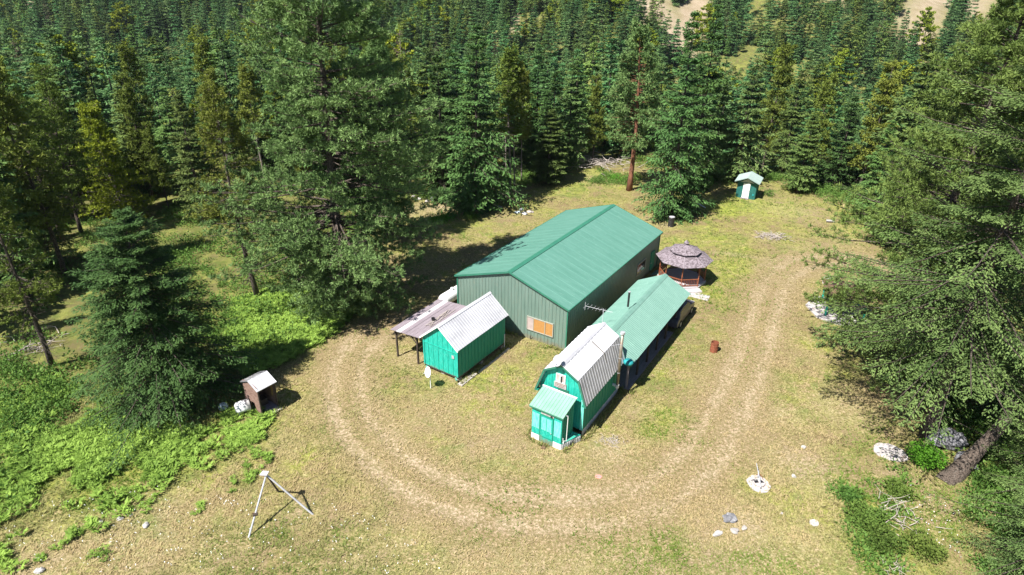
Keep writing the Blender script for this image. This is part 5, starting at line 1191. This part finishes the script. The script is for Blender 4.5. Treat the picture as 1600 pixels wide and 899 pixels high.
lv = Leaves()
B1 = [(-40, 640), (60, 590), (200, 610), (330, 640), (405, 655), (425, 680), (350, 725), (300, 750), (225, 790), (130, 850), (60, 890), (-40, 900)]
xy, d = pts_in(B1, 3000); keep = rg.random(len(xy)) < (sstep(-.1, 3.5, d) * sstep(.40, .60, .55 * vnoise(xy[:, 0], xy[:, 1], 1.5, 50) + .45 * vnoise(xy[:, 0], xy[:, 1], 4, 52)) + .03); fronds(lv, xy[keep], 1.05, tint=.5)
xy, d = pts_in([(370, 470), (440, 452), (530, 455), (555, 490), (528, 520), (480, 548), (430, 575), (385, 590), (350, 560)], 1500); fronds(lv, xy, .95, tint=.75)
xy, d = pts_in([(350, 640), (400, 635), (425, 655), (410, 690), (350, 700)], 120); fronds(lv, xy, .8, tint=.7)
xy, d = pts_in([(280, 700), (420, 670), (440, 720), (330, 800), (150, 899), (0, 920), (100, 840)], 420); keep = vnoise(xy[:, 0], xy[:, 1], 1.6, 51) > .55; fronds(lv, xy[keep], .6)
bk_ = link_mesh(lv.mesh('bracken', L['bracken']), 'bracken'); setp(bk_, 'bright green ferns spreading over the bank at the left', kind='stuff')

lv = Leaves()
for pp, n, h, t in (([(640, 300), (700, 292), (800, 262), (850, 262), (850, 285), (740, 312), (650, 312)], 900, .55, .7), ([(905, 290), (940, 262), (1010, 268), (1000, 292)], 260, .5, .6), ([(1080, 262), (1140, 262), (1140, 290), (1080, 290)], 120, .7, .5),
                    ([(1190, 268), (1260, 280), (1345, 318), (1350, 335), (1250, 300), (1190, 285)], 500, .9, .45), ([(0, 330), (340, 320), (350, 440), (120, 470), (0, 520)], 900, .5, .5), ([(0, 560), (140, 590), (120, 660), (0, 680)], 250, .8, .35),
                    ([(1290, 760), (1400, 730), (1490, 860), (1500, 899), (1360, 899)], 260, .35, .5), ([(1400, 560), (1600, 560), (1600, 899), (1520, 899), (1490, 760)], 700, .5, .3), ([(180, 400), (380, 380), (400, 560), (330, 560)], 380, .5, .45), ([(430, 300), (660, 290), (640, 330), (430, 420)], 300, .5, .5)):
    xy, d = pts_in(pp, n); k = (.6 * vnoise(xy[:, 0], xy[:, 1], 2.2, 60) + .4 * vnoise(xy[:, 0], xy[:, 1], .8, 62)) > .5; xy = xy[k]; m = len(xy)
    clumps(lv, xy, h * (.5 + .9 * rg.random(m)), .35 + .4 * rg.random(m), 34, .17, .10, t + .3 * (rg.random(m) - .5))
# along the whole edge of the wood and under the trees
q = np.stack([rg.uniform(-75, 75, 26000), rg.uniform(18, 135, 26000)], 1); pd = polyd(CLEAR, q[:, 0], q[:, 1]); X_, Y_, Dp = project(np.stack([q[:, 0], q[:, 1], hz(q[:, 0], q[:, 1])], 1))
k = (pd < -.3) & (pd > -26) & (X_ > -60) & (X_ < 1660) & (Dp > 5) & (vnoise(q[:, 0], q[:, 1], 3.2, 61) > .42); q = q[k][:5200]; m = len(q)
clumps(lv, q, (.35 + .9 * rg.random(m) ** 2), .4 + .6 * rg.random(m), 24, .22, .13, .25 + .4 * rg.random(m))
ug = link_mesh(lv.mesh('undergrowth', L['shrub']), 'undergrowth'); setp(ug, 'leafy undergrowth along the edge of the wood', kind='stuff')

# grass of the yard
n = 230000; PXr = rg.uniform(-60, 1660, n); PYr = 255 + (945 - 255) * rg.random(n) ** .85
dv = FW + RT * ((PXr - 800) / F_PX)[:, None] + UP * ((449.5 - PYr) / F_PX)[:, None]; tq = -CAMH / dv[:, 2]; xy = (dv * tq[:, None])[:, :2]
pd = polyd(CLEAR, xy[:, 0], xy[:, 1]); b_, l_, t_, bd_, fo_ = gmasks(xy[:, 0], xy[:, 1])
dens = (1 - .9 * t_) * (1 - .85 * b_) * (1 - .45 * bd_) * (.12 + .95 * vnoise(xy[:, 0], xy[:, 1], .45, 70)) * (.3 + 1.0 * vnoise(xy[:, 0], xy[:, 1], 2.5, 71))
k = (rg.random(n) < dens) & (pd > -9); 
foot = [((4.0, 39.4), .568, 9.9, 18.0), ((-3.48, 35.09), .58, 3.3, 5.9), ((4.35, 29.62), .55, 3.4, 5.9), ((3.01, 28.52), .58, 2.3, 1.6), ((7.80, 34.3), .55, 4.45, 12.25), ((-15.32, 31.18), .64, 1.8, 1.4)]
for (ox_, oy_), ro, w_, l_0 in foot:
    dx, dy = xy[:, 0] - ox_, xy[:, 1] - oy_; lx = dx * math.cos(ro) - dy * math.sin(ro); ly = dx * math.sin(ro) + dy * math.cos(ro)
    k &= ~((lx < 0) & (lx > -w_) & (ly > 0) & (ly < l_0))
k &= np.hypot(xy[:, 0] - 15.35, xy[:, 1] - 51.75) > 2.2
k &= np.hypot(xy[:, 0] - 27.45, xy[:, 1] - 46.4) > 3.0
xy = xy[k]; l_ = l_[k]; m = len(xy); dist = np.hypot(xy[:, 0], xy[:, 1] - 0); z = hz(xy[:, 0], xy[:, 1])
mac = vnoise(xy[:, 0], xy[:, 1], 5, 80) * .5 + vnoise(xy[:, 0], xy[:, 1], 1.6, 81) * .5
tint = np.clip(.28 + 2.3 * (mac - .34) - .75 * l_ + .35 * (rg.random(m) - .5), 0, 1)
lv = Leaves(); nb_ = 3
for j in range(nb_):
    az = rg.uniform(0, 6.28, m); el = .35 + .9 * rg.random(m); D = norm(np.stack([np.cos(az), np.sin(az), el], 1)); ln = (.07 + .12 * rg.random(m) ** 2) * (.9 + .012 * dist) * (1 + .8 * l_)
    C = np.stack([xy[:, 0] + rg.normal(0, .04, m), xy[:, 1] + rg.normal(0, .04, m), z - .01], 1)
    lv.kites(C, D, norm(np.cross(D, Z3)), ln, (.025 + .02 * rg.random(m)) * (.8 + .012 * dist), np.clip(tint + .2 * (rg.random(m) - .5), 0, 1), .35)
for (ox_, oy_), ro, w_, l_0 in foot:      # longer grass left standing along the walls
    per = 2 * (w_ + l_0); m = int(per * 42); s_ = rg.uniform(0, per, m); off = rg.uniform(.02, .30, m)
    lx = np.where(s_ < w_, -s_, np.where(s_ < w_ + l_0, -w_ - off, np.where(s_ < 2 * w_ + l_0, -(s_ - w_ - l_0), off))); ly = np.where(s_ < w_, -off, np.where(s_ < w_ + l_0, s_ - w_, np.where(s_ < 2 * w_ + l_0, l_0 + off, s_ - 2 * w_ - l_0)))
    wx = ox_ + lx * math.cos(ro) + ly * math.sin(ro); wy = oy_ - lx * math.sin(ro) + ly * math.cos(ro)
    kk = vnoise(wx, wy, .9, 95) > .42; wx, wy = wx[kk], wy[kk]; m = len(wx)
    for j in range(3):
        az = rg.uniform(0, 6.28, m); D = norm(np.stack([np.cos(az), np.sin(az), 1.2 + 1.2 * rg.random(m)], 1))
        lv.kites(np.stack([wx, wy, hz(wx, wy)], 1), D, norm(np.cross(D, Z3)), .16 + .26 * rg.random(m) ** 2, .04, np.clip(.3 + .8 * (rg.random(m) - .4), 0, 1), .35)
gr = link_mesh(lv.mesh('grass', L['grass']), 'grass'); setp(gr, 'short dry and green grass of the yard', kind='stuff')
print('grass blades', m * nb_)
# tiny white flowers
fq, d = pts_in([(0, 800), (250, 760), (600, 800), (700, 899), (0, 899)], 260); fq2, d = pts_in([(1380, 740), (1500, 800), (1500, 880), (1380, 800)], 60)
fq = np.vstack([fq, fq2]); lv = Leaves(); m = len(fq); zf = hz(fq[:, 0], fq[:, 1])
for j in range(3):
    D = norm(rg.normal(0, 1, (m, 3)) + Z3 * .3); lv.kites(np.stack([fq[:, 0], fq[:, 1], zf + .10 + .08 * rg.random(m)], 1), D, perp(D, rg), .045, .04, 1.0)
fl = link_mesh(lv.mesh('wild_flowers', M['white']), 'wild_flowers'); setp(fl, 'tiny white flowers sprinkled in the grass', kind='stuff')

# separate bushes
def bush(px, py, R, h, label, leaf='bushgreen', nl=1400, lobes=7, ll=.12, lw=.09, name='bush', z=None):
    p = unproj(px, py); t = thing(name, label, 'bush', (p[0], p[1], gz(p[0], p[1]))); lv = Leaves(); zz = []
    mb = MB()
    for i in range(lobes):
        a = 6.28 * i / lobes + rg.random(); q = R * .55 * (0 if i == 0 else 1); c = np.array([q * math.cos(a), q * math.sin(a), h * (.55 if i == 0 else .35 + .2 * rg.random())]); m = nl // lobes
        D = norm(rg.normal(0, 1, (m, 3)) + np.array([0, 0, .35])); C = c + D * np.array([R * .55, R * .55, h * .48]) * (rg.random((m, 1)) ** .35)
        dd = norm(D + rg.normal(0, .5, D.shape)); lv.kites(C, dd, perp(dd, rg, .8), ll * (.6 + .8 * rg.random(m)), lw * (.6 + .8 * rg.random(m)), np.clip(.25 + .5 * rg.random(m) + .2 * (rg.random() - .3), 0, 1))
        mb.tube([(0, 0, -.1), tuple(c * .9)], [.03, .012], 4)
    co = link_mesh(lv.mesh('foliage', L[leaf]), 'foliage', t); mb.build('stems', M['bark'], t); return t
bush(1443, 722, .95, 1.15, 'round bright green bush between the pale concrete disc and the dark boulder', nl=2600)
bush(1352, 815, 1.0, .75, 'leafy green bush left of the dead branches, lower right', 'shrub', 1700)
bush(1378, 850, .9, .7, 'lowest dark leafy bush under the dead branches, lower right', 'shrub', 1500)
bush(1440, 860, .9, .7, 'leafy bush toward the lower right corner, right of the dead branches', 'shrub', 1500)
bush(1405, 770, .8, .6, 'small leafy bush above the dead branches, lower right', 'shrub', 1200)
bush(1325, 780, .55, .45, 'smallest leafy bush at the upper left of the right-hand brush', 'shrub', 700)
bush(692, 344, 1.6, .5, 'long low green bush left on the meadow behind the barn', 'bushgreen', 1100)
bush(738, 342, 1.0, .7, 'darker low bush right on the meadow behind the barn', 'shrub', 900)
bush(935, 285, 1.0, .7, 'low green bush left of the red-trunked pine', 'shrub', 700)
bush(963, 282, 1.1, .7, 'low green bush nearest the red-trunked pine', 'bushgreen', 700)
bush(1104, 290, .8, 1.5, 'upright young bush between the dark fir and the small green shed', 'bushgreen', 900)
bush(1201, 306, .7, .8, 'scrubby bush at the right side of the small green shed', 'shrub', 500)

def twigs(name, label, cat, px, py, n, Lr, spread, h, mat='dead', rad=.025, seed=1, flat=.3):
    rr = random.Random(seed); p = unproj(px, py); mb = MB()
    for i in range(n):
        x, y, z = rr.gauss(0, spread), rr.gauss(0, spread * .6), rr.random() * h; a = rr.uniform(0, 6.28); l = Lr * (.4 + rr.random()); dz = rr.uniform(-.1, flat) * l
        mb.tube([(x, y, z), (x + math.cos(a) * l * .5, y + math.sin(a) * l * .5, z + dz * .7 + .05), (x + math.cos(a + .3) * l, y + math.sin(a + .3) * l, max(.02, z + dz))], [rad, rad * .7, rad * .25], 5)
    o = mb.build(name, M[mat]); o.location = (p[0], p[1], gz(p[0], p[1])); setp(o, label, cat); return o
twigs('brush_pile', 'grey pile of cut branches at the far rear edge of the meadow', 'brush pile', 928, 259, 130, 2.2, 2.6, .9, rad=.045, seed=2)
twigs('dead_branches', 'bleached dead branches sticking up from the lower right bushes', 'branches', 1385, 800, 20, .9, .45, .45, seed=5, rad=.018, flat=.9)
twigs('dead_branches', 'pale dead branches lying in the grass right of the bleached upright ones', 'branches', 1420, 822, 22, .9, .6, .12, seed=6, rad=.022)
twigs('dead_branches', 'small heap of grey twigs at the bottom edge, lower right', 'branches', 1400, 890, 26, .5, .3, .12, seed=7, rad=.014)
twigs('slash_mound', 'flat grey mound of old cuttings in the middle of the rear right meadow', 'brush pile', 1206, 371, 110, .7, .75, .22, seed=8, rad=.03)
twigs('dead_branches', 'dead branches lying under the trees at the left edge of the picture', 'branches', 60, 545, 30, 1.6, 1.2, .3, seed=9, rad=.03)
twigs('dry_grass_heap', 'heap of bleached hay by the cabin right side', 'hay', 955, 690, 60, .35, .35, .05, 'dead', .012, 10, .1)

# ------------------------------------------------------------------ air between here and the far hillside
hm = bpy.data.materials.new('haze_air'); hm.use_nodes = True; ht = hm.node_tree; ht.nodes.clear()
ho = ht.nodes.new('ShaderNodeOutputMaterial'); hv = ht.nodes.new('ShaderNodeVolumePrincipled'); hv.inputs['Density'].default_value = .00006; hv.inputs['Color'].default_value = (.80, .90, 1.0, 1); hv.inputs['Anisotropy'].default_value = .2
ht.links.new(hv.outputs[0], ho.inputs['Volume'])
hzb = MB().box(-1700, 1700, -800, 2900, -75, 190).build('haze', hm); setp(hzb, 'thin bluish air over the valley', kind='stuff')
scene.cycles.volume_bounces = 0
